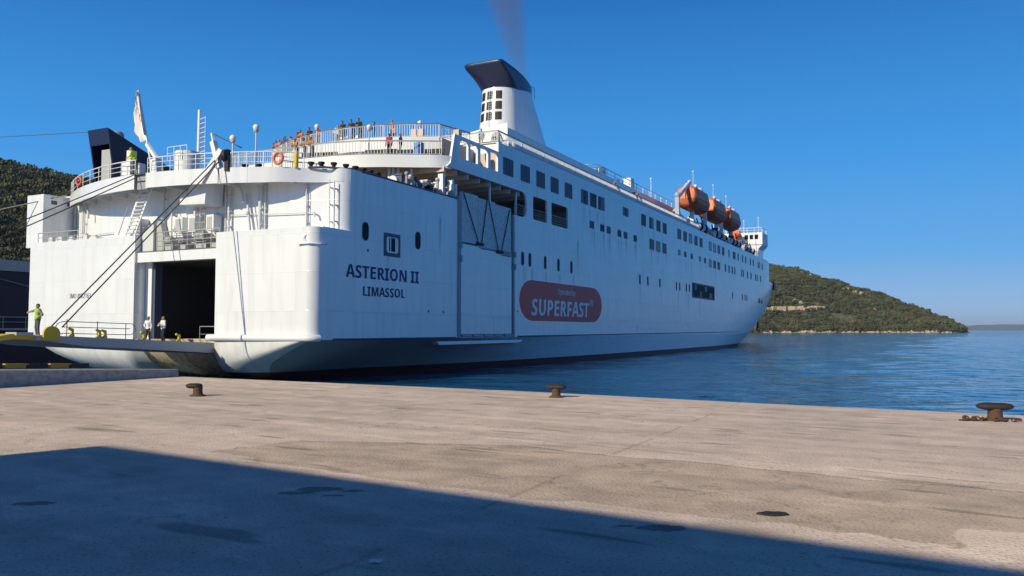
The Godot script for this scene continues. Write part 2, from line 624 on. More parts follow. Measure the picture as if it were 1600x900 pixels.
var hill_noise := FastNoiseLite.new()
func hill_h(ridge: Array, p: Vector2) -> float:   # ridge rows run by x: [x, z of the crest, height, distance to the shore]
	var a = ridge[0]
	var b = ridge[1]
	for i in ridge.size() - 1:
		a = ridge[i]; b = ridge[i + 1]
		if p.x <= b[0]: break
	var t = clampf((p.x - a[0]) / (b[0] - a[0]), 0.0, 1.0)
	t = t * t * (3.0 - 2.0 * t) * 0.5 + t * 0.5
	if p.x < ridge[0][0] or p.x > ridge[-1][0] + 4.0: return SEA - 3.0
	var n = hill_noise.get_noise_2d(p.x, p.y)
	var k = (p.y - lerpf(a[1], b[1], t)) / (lerpf(a[3], b[3], t) * (1.0 + 0.10 * n))
	if k > 1.1 or k < -1.6: return SEA - 3.0
	var top = lerpf(a[2], b[2], t)
	var h = top * (1.0 - pow(abs(k), 1.35)) + (n * 0.10 + 0.03 * hill_noise.get_noise_2d(p.x * 4, p.y * 4)) * top * min(1.0, abs(k) * 4.0)
	return h + SEA

func crown_mesh(seed_: int, lobes: int) -> ArrayMesh:   # a crown of many small leaf clumps
	var r := RandomNumberGenerator.new()
	r.seed = seed_
	var s := Shape.new()
	for i in lobes:
		var c = Vector3(r.randfn(0, 0.33), r.randf_range(0.15, 0.95), r.randfn(0, 0.33))
		var q = r.randf_range(0.11, 0.25)
		var shade = r.randf_range(0.7, 1.3)
		s.col = Color(shade, shade, shade * r.randf_range(0.8, 1.1))
		s.flat()
		var pts = []
		for k in 6:
			pts.append(c + [Vector3.RIGHT, Vector3.UP, Vector3.BACK, Vector3.LEFT, Vector3.DOWN, Vector3.FORWARD][k].rotated(Vector3(1, 1, 0).normalized(), r.randf() * 3.0) * q * r.randf_range(0.7, 1.3))
		for t in [[0, 1, 2], [2, 1, 3], [3, 1, 5], [5, 1, 0], [0, 2, 4], [2, 3, 4], [3, 5, 4], [5, 0, 4]]:
			s.tri(pts[t[0]], pts[t[1]], pts[t[2]])
	return s.done()

func wood(called: String, label: String, spots: Array, seed_: int, m: Material):
	var r := RandomNumberGenerator.new()
	r.seed = seed_
	var mm := MultiMesh.new()
	mm.transform_format = MultiMesh.TRANSFORM_3D
	mm.use_colors = true
	mm.mesh = crown_mesh(seed_, 38)
	mm.instance_count = spots.size()
	for i in spots.size():
		var sp = spots[i]
		var b = Basis(Vector3.UP, r.randf() * TAU).scaled(Vector3(sp[1] * r.randf_range(0.8, 1.25), sp[1] * r.randf_range(0.65, 1.25), sp[1] * r.randf_range(0.8, 1.25)))
		mm.set_instance_transform(i, Transform3D(b, sp[0]))
		var v = r.randf_range(0.55, 1.35)
		var dry = r.randf()
		mm.set_instance_color(i, Color(0.070 * v * (1.0 + 0.45 * dry), 0.092 * v, 0.042 * v))
	var o := MultiMeshInstance3D.new()
	o.multimesh = mm
	o.material_override = m
	o.name = called
	o.set_meta("kind", "stuff")
	tag(o, label, "trees")
	add_child(o, true)

func build_land():
	hill_noise.seed = 4
	hill_noise.frequency = 0.006
	hill_noise.fractal_octaves = 4
	var soil = mat("hill_soil", Color.WHITE, 0.95)
	triplanar(soil, noise_tex(0.02, [[0.0, lin(0.05, 0.055, 0.025)], [0.55, lin(0.09, 0.085, 0.045)], [0.8, lin(0.24, 0.20, 0.14)], [1.0, lin(0.36, 0.31, 0.24)]], 61), Vector3(0.012, 0.012, 0.012), true)
	var leaf = mat("hill_leaf", Color.WHITE, 0.9)
	leaf.vertex_color_use_as_albedo = true
	var rock = mat("pale_rock", Color.WHITE, 0.9)
	triplanar(rock, noise_tex(0.03, [[0.0, lin(0.26, 0.19, 0.12)], [0.5, lin(0.45, 0.36, 0.27)], [1.0, lin(0.55, 0.48, 0.40)]], 63), Vector3(0.05, 0.05, 0.05), true)
	# [x, z, ridge height, width towards the shore]
	var head = [[-50.0, -1600.0, 150.0, 480.0], [250.0, -1520.0, 140.0, 420.0], [396.0, -1450.0, 128.0, 350.0], [433.0, -1400.0, 113.0, 300.0], [467.0, -1360.0, 103.0, 255.0], [509.0, -1330.0, 83.0, 225.0], [549.0, -1305.0, 68.0, 200.0], [572.0, -1290.0, 60.0, 182.0], [583.0, -1270.0, 49.0, 160.0], [598.0, -1220.0, 36.0, 115.0], [608.0, -1180.0, 20.0, 75.0], [616.0, -1150.0, 1.0, 40.0]]
	var near = [[-620.0, -560.0, 195.0, 265.0], [-520.0, -560.0, 178.0, 260.0], [-390.0, -560.0, 138.0, 250.0], [-353.0, -560.0, 118.0, 240.0], [-333.0, -560.0, 113.0, 235.0], [-310.0, -560.0, 108.0, 230.0], [-294.0, -560.0, 105.0, 225.0], [-200.0, -565.0, 82.0, 210.0], [-60.0, -580.0, 40.0, 180.0]]
	for job in [["headland", head, -150.0, 680.0, -1780.0, -1000.0, 14.0], ["hillside", near, -640.0, 60.0, -800.0, -300.0, 9.0]]:
		var s := Shape.new()
		var rows = []
		var z = job[4]
		while z <= job[5]:
			var row = []
			var x = job[2]
			while x <= job[3]:
				row.append(Vector3(x, hill_h(job[1], Vector2(x, z)), z))
				x += job[6]
			rows.append(row)
			z += job[6]
		s.grid(rows)
		struct(job[0], s.done(), soil)
	# trees of the headland, thinner where the pale rock shows
	rng.seed = 11
	var gap := FastNoiseLite.new()
	gap.seed = 77
	gap.frequency = 0.02
	var spots = []
	var tries = 0
	while spots.size() < 15000 and tries < 120000:
		tries += 1
		var p = Vector2(rng.randf_range(120, 660), rng.randf_range(-1480, -1060))
		if p.x < 200 + (p.y + 1480) * -0.05: continue
		var h = hill_h(head, p)
		if h < SEA + 0.6: continue
		var rise = h - SEA
		if gap.get_noise_2d(p.x, p.y) > 0.34 and rise > 12: continue
		var road = 33.0 + (p.x - 420) * 0.02
		if rise > road - 3.0 and rise < road + 5.0 and p.x < 455 and rng.randf() < 0.9: continue
		spots.append([Vector3(p.x, h - 0.8, p.y), rng.randf_range(3.0, 8.5) if rise < 14 else 1.8 + 5.6 * pow(rng.randf(), 1.8)])
	wood("headland_trees", "dense low wood covering the far headland on the right", spots, 5, leaf)
	spots = []
	tries = 0
	while spots.size() < 15000 and tries < 90000:
		tries += 1
		var p = Vector2(rng.randf_range(-560, -150), rng.randf_range(-600, -330))
		var h = hill_h(near, p)
		if h < SEA + 1.0: continue
		if gap.get_noise_2d(p.x + 300, p.y) > 0.5: continue
		spots.append([Vector3(p.x, h - 0.7, p.y), 1.7 + 3.6 * pow(rng.randf(), 1.6)])
	wood("hillside_trees", "dark scrub wood covering the hillside behind the ferry's port side", spots, 6, leaf)
	# cut bank of pale rock and shore stones on the headland
	var s2 := Shape.new()
	var s3 := Shape.new()
	for i in 340:
		var x = rng.randf_range(330, 640)
		# walk towards the shore until the ground reaches the water
		var z = -1400.0
		while z < -1000.0 and hill_h(head, Vector2(x, z)) > SEA + 0.4: z += 4.0
		if z >= -1000.0 or z < -1395: continue
		var q = rng.randf_range(0.6, 1.9)
		s2.box(Vector3(x, SEA + q * 0.25, z), Vector3(q * rng.randf_range(1.5, 4.5), q, q * 1.6), Basis.from_euler(Vector3(rng.randf(), rng.randf() * 3, rng.randf())))
	for i in 150:
		var x = rng.randf_range(330, 452)
		var target = 33.0 + (x - 420) * 0.02
		var z = -1400.0
		while z < -1000.0 and hill_h(head, Vector2(x, z)) > SEA + target: z += 3.0
		var q = rng.randf_range(1.8, 5.2)
		if i % 3 == 2: target -= 9.0
		s3.box(Vector3(x, SEA + target, z), Vector3(q * 1.8, q * 1.9, q), Basis.from_euler(Vector3(rng.randf_range(-0.3, 0.3), rng.randf_range(-0.5, 0.5), rng.randf_range(-0.2, 0.2))))
	var s4 := Shape.new()
	for i in 170:
		var p = Vector2(rng.randf_range(340, 540), rng.randf_range(-1400, -1180))
		if gap.get_noise_2d(p.x, p.y) < 0.22: continue
		var q = rng.randf_range(1.5, 4.6)
		s4.box(Vector3(p.x, hill_h(head, p) + q * 0.6, p.y), Vector3(q * 1.7, q * 1.3, q * 1.2), Basis.from_euler(Vector3(rng.randf(), rng.randf() * 3, rng.randf())))
	var oo = part("rock_outcrops", s4, rock)
	oo.set_meta("kind", "stuff")
	tag(oo, "pale rock outcrops among the trees high on the far headland", "rocks")
	var o = part("shore_rocks", s2, rock)
	o.set_meta("kind", "stuff")
	tag(o, "pale stones lining the waterline of the far headland", "rocks")
	o = part("rock_cutting", s3, rock)
	o.set_meta("kind", "stuff")
	tag(o, "tan cut rock bank halfway up the far headland", "rocks")
	# the last hills beyond the open sea
	var far := Shape.new()
	var rows = [[], [], []]
	var n := FastNoiseLite.new()
	n.seed = 5
	n.frequency = 0.0006
	for i in 61:
		var x = lerpf(6200.0, 13800.0, i / 60.0)
		var h = 80.0 + 65.0 * n.get_noise_1d(x * 0.7) + 40.0 * exp(-pow((x - 7030.0) / 500.0, 2)) - 90.0 * max(0.0, (6800.0 - x) / 580.0)
		rows[0].append(Vector3(x, SEA - 2.0, -12500.0)); rows[1].append(Vector3(x, max(h, SEA - 1.0), -13600.0)); rows[2].append(Vector3(x, SEA - 2.0, -14700.0))
	far.grid(rows)
	struct("distant_hills", far.done(), mat("far_hill", lin(0.06, 0.075, 0.07), 0.95))

# ---------------------------------------------------------------- the quay
func paint_quay(w: int, h: int, x0: float, z0: float, sx: float, sz: float) -> ImageTexture:
	# wear, repairs and stains of the concrete, by place on the quay
	var im := Image.create(w, h, false, Image.FORMAT_RGB8)
	var a := FastNoiseLite.new(); a.seed = 1; a.frequency = 0.09; a.fractal_octaves = 5
	var b := FastNoiseLite.new(); b.seed = 2; b.frequency = 0.9; b.fractal_octaves = 4
	var c := FastNoiseLite.new(); c.seed = 3; c.frequency = 0.35; c.fractal_octaves = 3
	var dir = Vector2(0.838, 0.545)       # along the quay's edge
	var nor = Vector2(-0.545, 0.838)      # from the water towards the camera
	for j in h:
		var z = z0 + (j + 0.5) / h * sz
		for i in w:
			var x = x0 + (i + 0.5) / w * sx
			var p = Vector2(x, z)
			var along = (p - Vector2(0, -32.7)).dot(dir)
			var back = (p - Vector2(0, -32.7)).dot(nor)
			var n1 = a.get_noise_2d(x, z)
			var n2 = b.get_noise_2d(x, z)
			var streak = c.get_noise_2d(along * 0.25, back * 2.2)
			var v = 1.0 + n1 * 0.20 + n2 * 0.17 + streak * 0.22
			var col = Vector3(0.725, 0.580, 0.465)
			# an older, browner strip between two ragged edges
			var e0 = 12.8 + n1 * 0.5 + n2 * 0.10 + max(0.0, 8.5 - along) * 0.45
			var e1 = 17.1 + a.get_noise_2d(x + 40, z) * 0.7 + n2 * 0.25
			var repaired = along > 16.9 + n2 * 0.5 and back > 15.7 + n1 * 0.6 + n2 * 0.2
			if back > e0 and back < e1 and along > 3.6 + n1 * 2.0 and not repaired:
				col = Vector3(0.575, 0.450, 0.340)
				v += n2 * 0.12
				if back - e0 < 0.07: v *= 0.72
			elif repaired or back >= e1 and back < e1 + 0.45 and along > 3.5:
				v *= 1.10
			# casting joints
			for q in [-10.6 + back * 0.01, 9.2 + back * 0.12, 24.0]:
				var dj = abs(along - q - n2 * 0.05)
				if dj < 0.035 and c.get_noise_2d(back * 0.8, q) > -0.15: v *= 0.74
			var dk = abs(back - 11.6 - 0.04 * along - n2 * 0.08 - n1 * 0.2)  # ridge line: its shading is painted as a dark core with pale flanks
			if dk < 0.05 and c.get_noise_2d(along, 3.0) > -0.25: v *= 0.78
			elif dk < 0.13: v *= 1.06
			dk = abs(back - 6.3 - n1 * 0.3)
			if dk < 0.03 and c.get_noise_2d(along, 9.0) > 0.05: v *= 0.8
			# small dark scuffs and damp spots
			var m = c.get_noise_2d(along * 0.6 + 50, back * 3.0)
			if m > 0.44: v *= 1.0 - min(0.4, (m - 0.44) * 2.5)
			if b.get_noise_2d(along * 0.35 + 7, back * 1.1) > 0.42: v *= 1.13
			var crack = abs(a.get_noise_2d(x * 1.7 + 80, z * 1.7))
			if crack < 0.006 and n1 > 0.05: v *= 0.7
			if a.get_noise_2d(x * 2.3 + 9, z * 2.3) > 0.45: v *= 0.9
			for sp in [[-2.9, -12.5, 0.3], [-3.2, -12.25, 0.2], [-2.45, -12.4, 0.14], [-2.6, -12.05, 0.1], [1.8, -10.1, 0.22], [1.4, -10.2, 0.1], [-6.6, -11.5, 0.2]]:
				var dd = Vector2((x - sp[0]) * 0.7, (z - sp[1]) * 1.5).length() + n2 * 0.12
				if dd < sp[2]: v *= 0.42
			im.set_pixel(i, j, Color(col.x * v, col.y * v, col.z * v).linear_to_srgb())
	return ImageTexture.create_from_image(im)

func build_quay():
	var m = mat("quay_concrete", Color.WHITE, 0.88)
	var x0 = -45.0
	var z0 = -46.0
	m.detail_albedo = paint_quay(1500, 1100, x0, z0, 75.0, 55.0)
	m.uv2_scale = Vector3(1.0 / 75.0, 1.0 / 55.0, 1)
	m.uv2_offset = Vector3(-x0 / 75.0, -z0 / 55.0, 0)
	m.detail_enabled = true
	m.detail_blend_mode = BaseMaterial3D.BLEND_MODE_MUL
	m.detail_uv_layer = BaseMaterial3D.DETAIL_UV_2
	m.albedo_texture = noise_tex(0.06, [[0.0, Color(0.5, 0.5, 0.5)], [0.25, Color(0.86, 0.86, 0.86)], [0.42, Color(1, 1, 1)], [0.8, Color(0.98, 0.98, 0.98)], [1.0, Color(0.8, 0.78, 0.76)]], 71, 1024, 5)
	m.uv1_scale = Vector3(0.25, 0.25, 1)
	m.normal_enabled = true
	m.normal_texture = noise_tex(0.05, [], 72, 1024, 5, true, 6.0)
	m.normal_scale = 0.35
	# outline of the quay top: its edge on the water, then far out of sight behind
	var edge = [Vector2(-60.0, -34.0), Vector2(-34.0, -34.0), Vector2(-30.5, -41.0), Vector2(-17.07, -42.61), Vector2(0.0, -32.72), Vector2(8.01, -27.14), Vector2(13.49, -23.82), Vector2(40.0, -6.0), Vector2(70.0, 14.0)]
	var poly = PackedVector2Array(edge)
	poly.append(Vector2(70, 60)); poly.append(Vector2(-60, 60))
	var s := SurfaceTool.new()
	s.begin(Mesh.PRIMITIVE_TRIANGLES)
	s.set_smooth_group(-1)
	var add = func(p: Vector3, uv: Vector2):
		s.set_uv(uv); s.set_uv2(uv); s.add_vertex(p)
	var t = Geometry2D.triangulate_polygon(poly)
	for i in range(0, t.size(), 3):
		for k in [0, 2, 1]:
			var q = poly[t[i + k]]
			add.call(Vector3(q.x, 0, q.y), q)
	for i in edge.size() - 1:   # rounded lip and the wall down into the water
		var a = edge[i]
		var b = edge[i + 1]
		var quad = [Vector3(a.x, 0, a.y), Vector3(b.x, 0, b.y), Vector3(b.x, -4, b.y), Vector3(a.x, -4, a.y)]
		for k in [0, 1, 2, 0, 2, 3]: add.call(quad[k], Vector2(quad[k].x, quad[k].z + quad[k].y))
	s.generate_normals()
	struct("quay", s.commit(), m)
	# the raised concrete ramp on the left, whose near side lies in shade
	var r := Shape.new()
	r.flat()
	var p0 = Vector3(-14.6 - 11.4 * 1.0, 0, -25.0)
	var near = [Vector3(-25.5, 0, -26.0), Vector3(-21.36, 0, -34.35), Vector3(-17.2, 0, -42.5)]
	var tops = [0.92, 0.74, 0.40]
	var off = Vector3(-4.2, 0, -0.4)
	for i in 2:
		var a = near[i]
		var b = near[i + 1]
		var at_ = Vector3(0.06, tops[i], 0)
		var bt = Vector3(0.06, tops[i + 1], 0)
		r.quad(a, b, b + bt - Vector3(0.12, 0.05, 0), a + at_ - Vector3(0.12, 0.05, 0))
		r.quad(a + at_ - Vector3(0.12, 0.05, 0), b + bt - Vector3(0.12, 0.05, 0), b + bt - Vector3(0.2, 0, 0), a + at_ - Vector3(0.2, 0, 0))
		r.quad(a + at_ - Vector3(0.2, 0, 0), b + bt - Vector3(0.2, 0, 0), b + bt + off, a + at_ + off)
		r.quad(a + off, b + off, b + bt + off, a + at_ + off)
	var e = near[2]
	r.tri(e, e + off, e + Vector3(-0.14, 0.4, 0))
	r.quad(e, e + off, e + off + Vector3(0, 0.4, 0), e + Vector3(-0.14, 0.4, 0))
	var ramp = part("quay_ramp", r, M.concrete_block)
	tag(ramp, "low sloping concrete ramp on the quay below the ferry's stern ramp", "ramp")
	# black and yellow kerb blocks along the ramp's far side
	for i in 8:
		var kerb = Shape.new()
		var k = i / 8.0
		var a = Vector3(-25.2, 0.92, -33.6).lerp(Vector3(-21.6, 0.60, -42.0), k)
		kerb.bar(a, a + Vector3(0.4, -0.035, -0.93), 0.3, 0.22)
		var o = part("kerb_block", kerb, M.black if i % 2 else M.stripe_yellow)
		tag(o, ["ochre painted", "black painted"][i % 2] + " kerb block of the striped kerb on the quay ramp, " + ["first", "second", "third", "fourth", "fifth", "sixth", "seventh", "eighth"][i] + " from the left", "kerb", "striped kerb blocks on the quay ramp")
	# mooring bollards
	bollard(Vector3(-11.46, 0, -30.03), 0.0, 0.30, "left mooring bollard on the quay, in front of the ferry's stern")
	bollard(Vector3(1.58, 0, -29.46), -0.35, 0.27, "middle mooring bollard on the quay edge, alone behind the strip of pale concrete")
	bollard(Vector3(12.87, 0, -21.97), -0.2, 0.32, "right mooring bollard on the quay edge, with rusty chain at its foot")
	# the heap of rusty chain by the right bollard
	var ch := thing("chain", "rusty chain lying on the quay beside the right bollard", "chain", Vector3(12.87, 0, -21.97))
	rng.seed = 3
	for i in 26:
		var k = Shape.new()
		var along = i / 25.0
		var p = Vector3(-0.35 - along * 0.85, 0.04 + 0.03 * sin(i * 1.7), 0.05 + 0.10 * sin(i * 0.9))
		if i > 17: p = Vector3(0.1 + 0.30 * cos(i * 0.9), 0.05, 0.34 + 0.05 * sin(i))
		k.torus(p, Basis.from_euler(Vector3(PI * 0.5 * (i % 2), rng.randf() * 3, 0.3)) * Basis.from_scale(Vector3(1.35, 1, 1)), 0.05, 0.018, 10, 5)
		part("chain_link", k, M.rust_iron, ch)
	# small flat things on the concrete
	var s1 := Shape.new()
	var pl = PackedVector2Array()
	for i in 14:
		var tt = TAU * i / 14
		pl.append(Vector2(cos(tt) * (0.19 + 0.03 * sin(i * 2.1)), sin(tt) * (0.12 + 0.02 * cos(i * 3.3))))
	s1.prism(pl, Transform3D(Basis(Vector3.RIGHT, Vector3.FORWARD, Vector3.UP), Vector3(3.4, 0.004, -10.82)), 0.015)
	tag(part("rubber_scrap", s1, M.iron), "dark flat oval patch lying on the sunlit brown concrete", "scrap")
	var s4 := Shape.new()
	var rows = []
	for i in 5:
		var row = []
		for j in 5:
			row.append(Vector3(-1.48 + i * 0.035, 0.012 + 0.016 * abs(sin(i * 1.3 + j * 2.1)), -8.66 + j * 0.03))
		rows.append(row)
	s4.grid(rows, false, false)
	tag(part("paper_scrap", s4, M.sign_white), "small pale crumpled scrap lying on the shaded concrete", "scrap")

func bollard(at_: Vector3, turn: float, w: float, label: String):
	var o = thing("bollard", label, "bollard", at_, turn, "mooring bollards on the quay")
	var b := Shape.new()
	b.lathe(Vector3.ZERO, [Vector2(w * 0.95, 0.0), Vector2(w * 0.95, 0.04), Vector2(w * 0.66, 0.06), Vector2(w * 0.58, 0.1), Vector2(w * 0.54, 0.26), Vector2(w * 0.60, 0.32), Vector2(0.01, 0.36)], 16)
	part("post", b, M.rust_iron, o)
	var reach = 1.0 if turn == 0.0 else 1.45
	var shift = 0.45 if turn == 0.0 else 0.0
	var h := Shape.new()   # the long rounded head
	var rows = []
	for j in 9:
		var t = PI * j / 8.0
		var row = []
		for i in 18:
			var a = TAU * i / 18
			var cx = cos(a)
			row.append(Vector3(sign(cx) * pow(abs(cx), 0.6) * w * reach * pow(sin(t), 0.5) - w * shift, 0.375 - cos(t) * 0.095, sin(a) * w * 0.66 * pow(sin(t), 0.5)))
		rows.append(row)
	h.grid(rows, true)
	part("head", h, M.iron, o)

func build_shadow_building():   # stands behind and to the left of the camera and shades the near concrete
	var o = thing("terminal_building", "flat roofed quayside building behind the camera that shades the near concrete", "building")
	var c = Vector3(-24.78, 0, -0.94)
	var along = Vector3(0.838, 0, 0.546)
	var back = Vector3(-0.546, 0, 0.838)
	var wall := Shape.new()
	var bs = Basis(along, Vector3.UP, back)
	wall.box(c + along * 32.0 + back * 9.0 + Vector3(0, 5.9, 0), Vector3(64, 11.8, 18), bs)
	part("wall", wall, M.concrete_block, o)
	var roof := Shape.new()
	roof.box(c + along * 32.0 + back * 9.0 + Vector3(0, 11.9, 0), Vector3(64, 0.2, 18), bs)
	part("roof", roof, M.pale_grey, o)
	for i in 9:
		var w := Shape.new()
		w.box(c + along * (4.0 + i * 7.0) + Vector3(0, 2.4, 0) - back * 0.02, Vector3(3.0, 2.2, 0.1), bs)
		part("window", w, M.window_glass, o)

# ---------------------------------------------------------------- the ferry
func build_hull(P: Node3D):
	# sides from the knuckle up; the starboard one has the openings of the mooring deck and the side ramp
	var s := Shape.new()
	s.plate(HB, 0.95, 17.3, 3.0, 10.0)
	s.plate(HB, 4.0, 17.3, 10.0, 14.05)
	s.plate(HB, 17.3, 27.3, 3.0, 3.05)
	s.plate(HB, 27.3, 100.0, 3.0, 14.05)
	s.plate(HB, 29.9, 100.0, 14.05, 16.4, [[31.3, 34.55, 14.12, 16.35, 0.25], [35.6, 39.8, 14.12, 16.35, 0.25]])
	s.plate(HB, 17.0, 100.0, 16.4, 19.2, [[17.55, 18.9, 17.42, 18.95, 0.07], [19.25, 20.5, 17.42, 18.95, 0.07], [20.95, 22.3, 17.42, 18.95, 0.07], [22.75, 24.1, 17.42, 18.95, 0.07]])
	s.plate(HB, 24.2, 100.0, 19.2, 20.1)
	# rounded inner end of the mooring deck slot
	s.flat()
	for q in [[29.9, 16.4, -1.0], [29.9, 14.05, 1.0]]:
		var last = Vector2.ZERO
		for k in 7:
			var t = PI * 0.5 * k / 6
			var p = Vector2(q[0] - 0.9 + sin(t) * 0.9, q[1] + q[2] * (0.9 - cos(t) * 0.9))
			if k > 0:
				for xx in [HB, HB - 0.2]:
					s.tri(Vector3(xx, q[1], -q[0]), Vector3(xx, last.y, -last.x), Vector3(xx, p.y, -p.x))
				s.quad(Vector3(HB, last.y, -last.x), Vector3(HB, p.y, -p.x), Vector3(HB - 0.2, p.y, -p.x), Vector3(HB - 0.2, last.y, -last.x))
			last = p
	# recess behind the side ramp
	s.span(Vector3(HB - 0.5, 3.05, -17.3), Vector3(HB - 0.45, 14.0, -27.3))
	# port side
	s.plate(-HB, 1.7, 4.6, 3.0, 10.0, [], -0.2)
	s.plate(-HB, 3.4, 36.0, 10.0, 14.05, [], -0.2)
	s.plate(-HB, 4.6, 36.0, 3.0, 10.0, [], -0.2)
	s.plate(-HB, 36.0, 100.0, 3.0, 20.1, [], -0.2)
	# bow, from the parallel side to the stem
	for sg in [1.0, -1.0]:
		var rows = []
		for y in [3.0, 4.5, 6.0, 8.0, 10.0, 12.0, 14.0, 15.3]:
			var row = []
			var uf = at(BOW_Y, BOW_U, y)
			for i in 49:
				var k = i / 48.0
				var u = 100.0 + (uf - 100.0) * (1.0 - pow(1.0 - k, 1.7))
				row.append(Vector3(sg * hull_x(u, y), y, -u))
			rows.append(row)
		s.grid(rows)
		rows = []
		for y in [15.3, 20.1]:
			var row = []
			for i in 41:
				var u = 100.0 + 86.0 * (1.0 - pow(1.0 - i / 40.0, 2.0))
				var x = HB
				if u > 158.0: x *= sqrt(max(0.0, 1.0 - pow((u - 158.0) / 28.0, 2.2)))
				row.append(Vector3(sg * x, y, -u))
			rows.append(row)
		s.grid(rows)
	# forecastle deck
	var row_a = []
	var row_b = []
	for i in 31:
		var u = 150.0 + 65.0 * i / 30.0
		row_a.append(Vector3(hull_x(u, 15.3), 14.6, -u)); row_b.append(Vector3(-hull_x(u, 15.3), 14.6, -u))
	s.grid([row_a, row_b], false, false)
	part("hull", s, M.hull_white, P)
	# below the knuckle: counter under the stern, then plain side, in levels
	var ring_at = func(y: float) -> Array:
		var o = []
		var us = []
		for i in 40: us.append(at(BOW_Y, BOW_U, y) - (at(BOW_Y, BOW_U, y) - 100.0) * (1.0 - pow(1.0 - i / 40.0, 1.7)))
		for u in [100.0, 80.0, 60.0, 45.0, 36.0, 30.0, 26.0, 23.0, 20.0, 17.0, 14.0, 11.5, 9.5]: us.append(u)
		for u in us: o.append(Vector3(hull_x(u, y), y, -u))
		var kk = clampf((3.0 - y) / 3.0, 0.0, 1.0)
		var xc = hull_x(9.4, y)
		var rq = min(0.8 + 5.5 * kk, xc - 6.0)
		var rz = min(0.8 + 4.6 * kk, 5.5)
		var zc = stern_z(xc - rq, y)
		for k in 9:   # rounded quarter, wider towards the water
			var t = PI * 0.5 * k / 8.0
			o.append(Vector3(xc - rq + cos(t) * rq, y, zc - rz + sin(t) * rz))
		for k in 6:
			var x = lerpf(xc - rq - 0.1, 5.5, (k + 1) / 6.0)
			o.append(Vector3(x, y, stern_z(x, y)))
		o.append(Vector3(5.49, y, stern_z(5.5, y) - 2.8)); o.append(Vector3(3.0, y, stern_z(5.5, y) - 3.4)); o.append(Vector3(-2.19, y, stern_z(5.5, y) - 2.8))
		for k in 7:
			var x = lerpf(-2.2, -(xc - 0.3), k / 6.0)
			o.append(Vector3(x, y, stern_z(x, y)))
		for u in [3.0, 8.0, 17.0, 30.0, 60.0, 100.0, 130.0, 160.0]: o.append(Vector3(-hull_x(u, y), y, -u))
		return o
	var lo := Shape.new()
	var rows = []
	for y in [3.0, 2.7, 2.3, 1.9, 1.5, 1.1, 0.85]: rows.append(ring_at.call(y))
	# shade under the counter is painted in by vertex colours, fading out forward
	lo.shade_aft = true
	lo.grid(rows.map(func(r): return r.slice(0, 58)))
	part("lower_hull", lo, M.counter_shade, P)
	lo = Shape.new()
	lo.grid(rows.map(func(r): return r.slice(57)))
	part("stern_pods", lo, M.counter_paint, P)
	var bt := Shape.new()
	rows = []
	for y in [0.85, 0.4, 0.0, -0.6, -1.4, -2.0]: rows.append(ring_at.call(y))
	bt.grid(rows)
	part("boot_topping", bt, M.underwater, P)
	# rusty middle of the stern, under the ramp
	var rr := Shape.new()
	rows = []
	for y in [3.0, 2.5, 2.0, 1.5, 1.0, 0.5, 0.0, -0.6]:
		var zz = stern_z(5.5, y) - 0.9 - (3.0 - y) * 0.5
		rows.append([Vector3(-2.2, y, zz + 0.5), Vector3(-1.0, y, zz), Vector3(1.5, y, zz - 0.4), Vector3(4.0, y, zz), Vector3(5.5, y, zz + 0.5)])
	rr.grid(rows)
	part("stern_recess", rr, M.rusty_recess, P)
	# rubbing strake along the knuckle
	var st := Shape.new()
	var pts = []
	for i in 60: pts.append(Vector3(hull_x(i * 2.4 + 28.0, 3.05) + 0.02, 3.05 + i * 0.006, -(i * 2.4 + 28.0)))
	st.tube(pts, 0.07, 6)
	var st2 := Shape.new()
	st2.tube([Vector3(HB + 0.01, 3.02, -2.0), Vector3(HB + 0.01, 3.02, -17.0)], 0.07, 6)
	part("knuckle_strake", st2, M.frame_blue, P)
	part("knuckle_strake", st, M.frame_blue, P)
	var lg := Shape.new()   # ledge under the side ramp
	lg.prism(PackedVector2Array([Vector2(13.6, 2.75), Vector2(28.4, 2.75), Vector2(27.6, 2.5), Vector2(14.0, 2.5)]), Transform3D(SIDE, Vector3(HB - 0.1, 0, 0)), 0.45)
	part("ramp_ledge", lg, M.hull_white, P)
	# bulbous bow flare plate and anchor
	var an := Shape.new()
	an.span(Vector3(hull_x(196, 7) + 0.1, 7.3, -196.0), Vector3(hull_x(196, 7) + 0.5, 4.4, -196.4))
	an.span(Vector3(hull_x(196, 7) + 0.1, 4.6, -195.2), Vector3(hull_x(196, 7) + 0.6, 4.2, -197.2))
	part("anchor", an, M.black, P)
	# streaks of dirt that have run down from the windows and scuppers
	var g := GradientTexture2D.new()
	g.width = 32; g.height = 128
	var gr := Gradient.new()
	gr.offsets = PackedFloat32Array([0.0, 0.15, 1.0])
	gr.colors = PackedColorArray([Color(0.24, 0.22, 0.20, 0.0), Color(0.24, 0.22, 0.20, 0.13), Color(0.3, 0.28, 0.25, 0.0)])
	g.gradient = gr
	g.fill_from = Vector2(0, 0); g.fill_to = Vector2(0, 1)
	var dm = mat("dirt_streak", Color.WHITE, 0.6)
	dm.albedo_texture = g
	dm.transparency = BaseMaterial3D.TRANSPARENCY_ALPHA
	rng.seed = 21
	var sk := SurfaceTool.new()
	sk.begin(Mesh.PRIMITIVE_TRIANGLES)
	var streaks = []
	for u in [46.4, 47.0, 49.8, 50.2, 51.9, 52.4, 55.6, 56.2, 58.0, 58.4, 61.8, 62.3, 69.0, 72.0, 76.0]: streaks.append([u, 14.9])
	for u in [83.0, 87.0, 90.5, 95.8, 103.5, 107.0, 111.0]: streaks.append([u, 14.5])
	for u in [29.0, 30.6, 34.0, 37.3, 40.7, 64.0, 73.0, 81.8, 87.4]: streaks.append([u, 9.5])
	for u in [43.8, 46.0, 48.6, 50.0, 65.0, 69.5, 74.0]: streaks.append([u, 17.3])
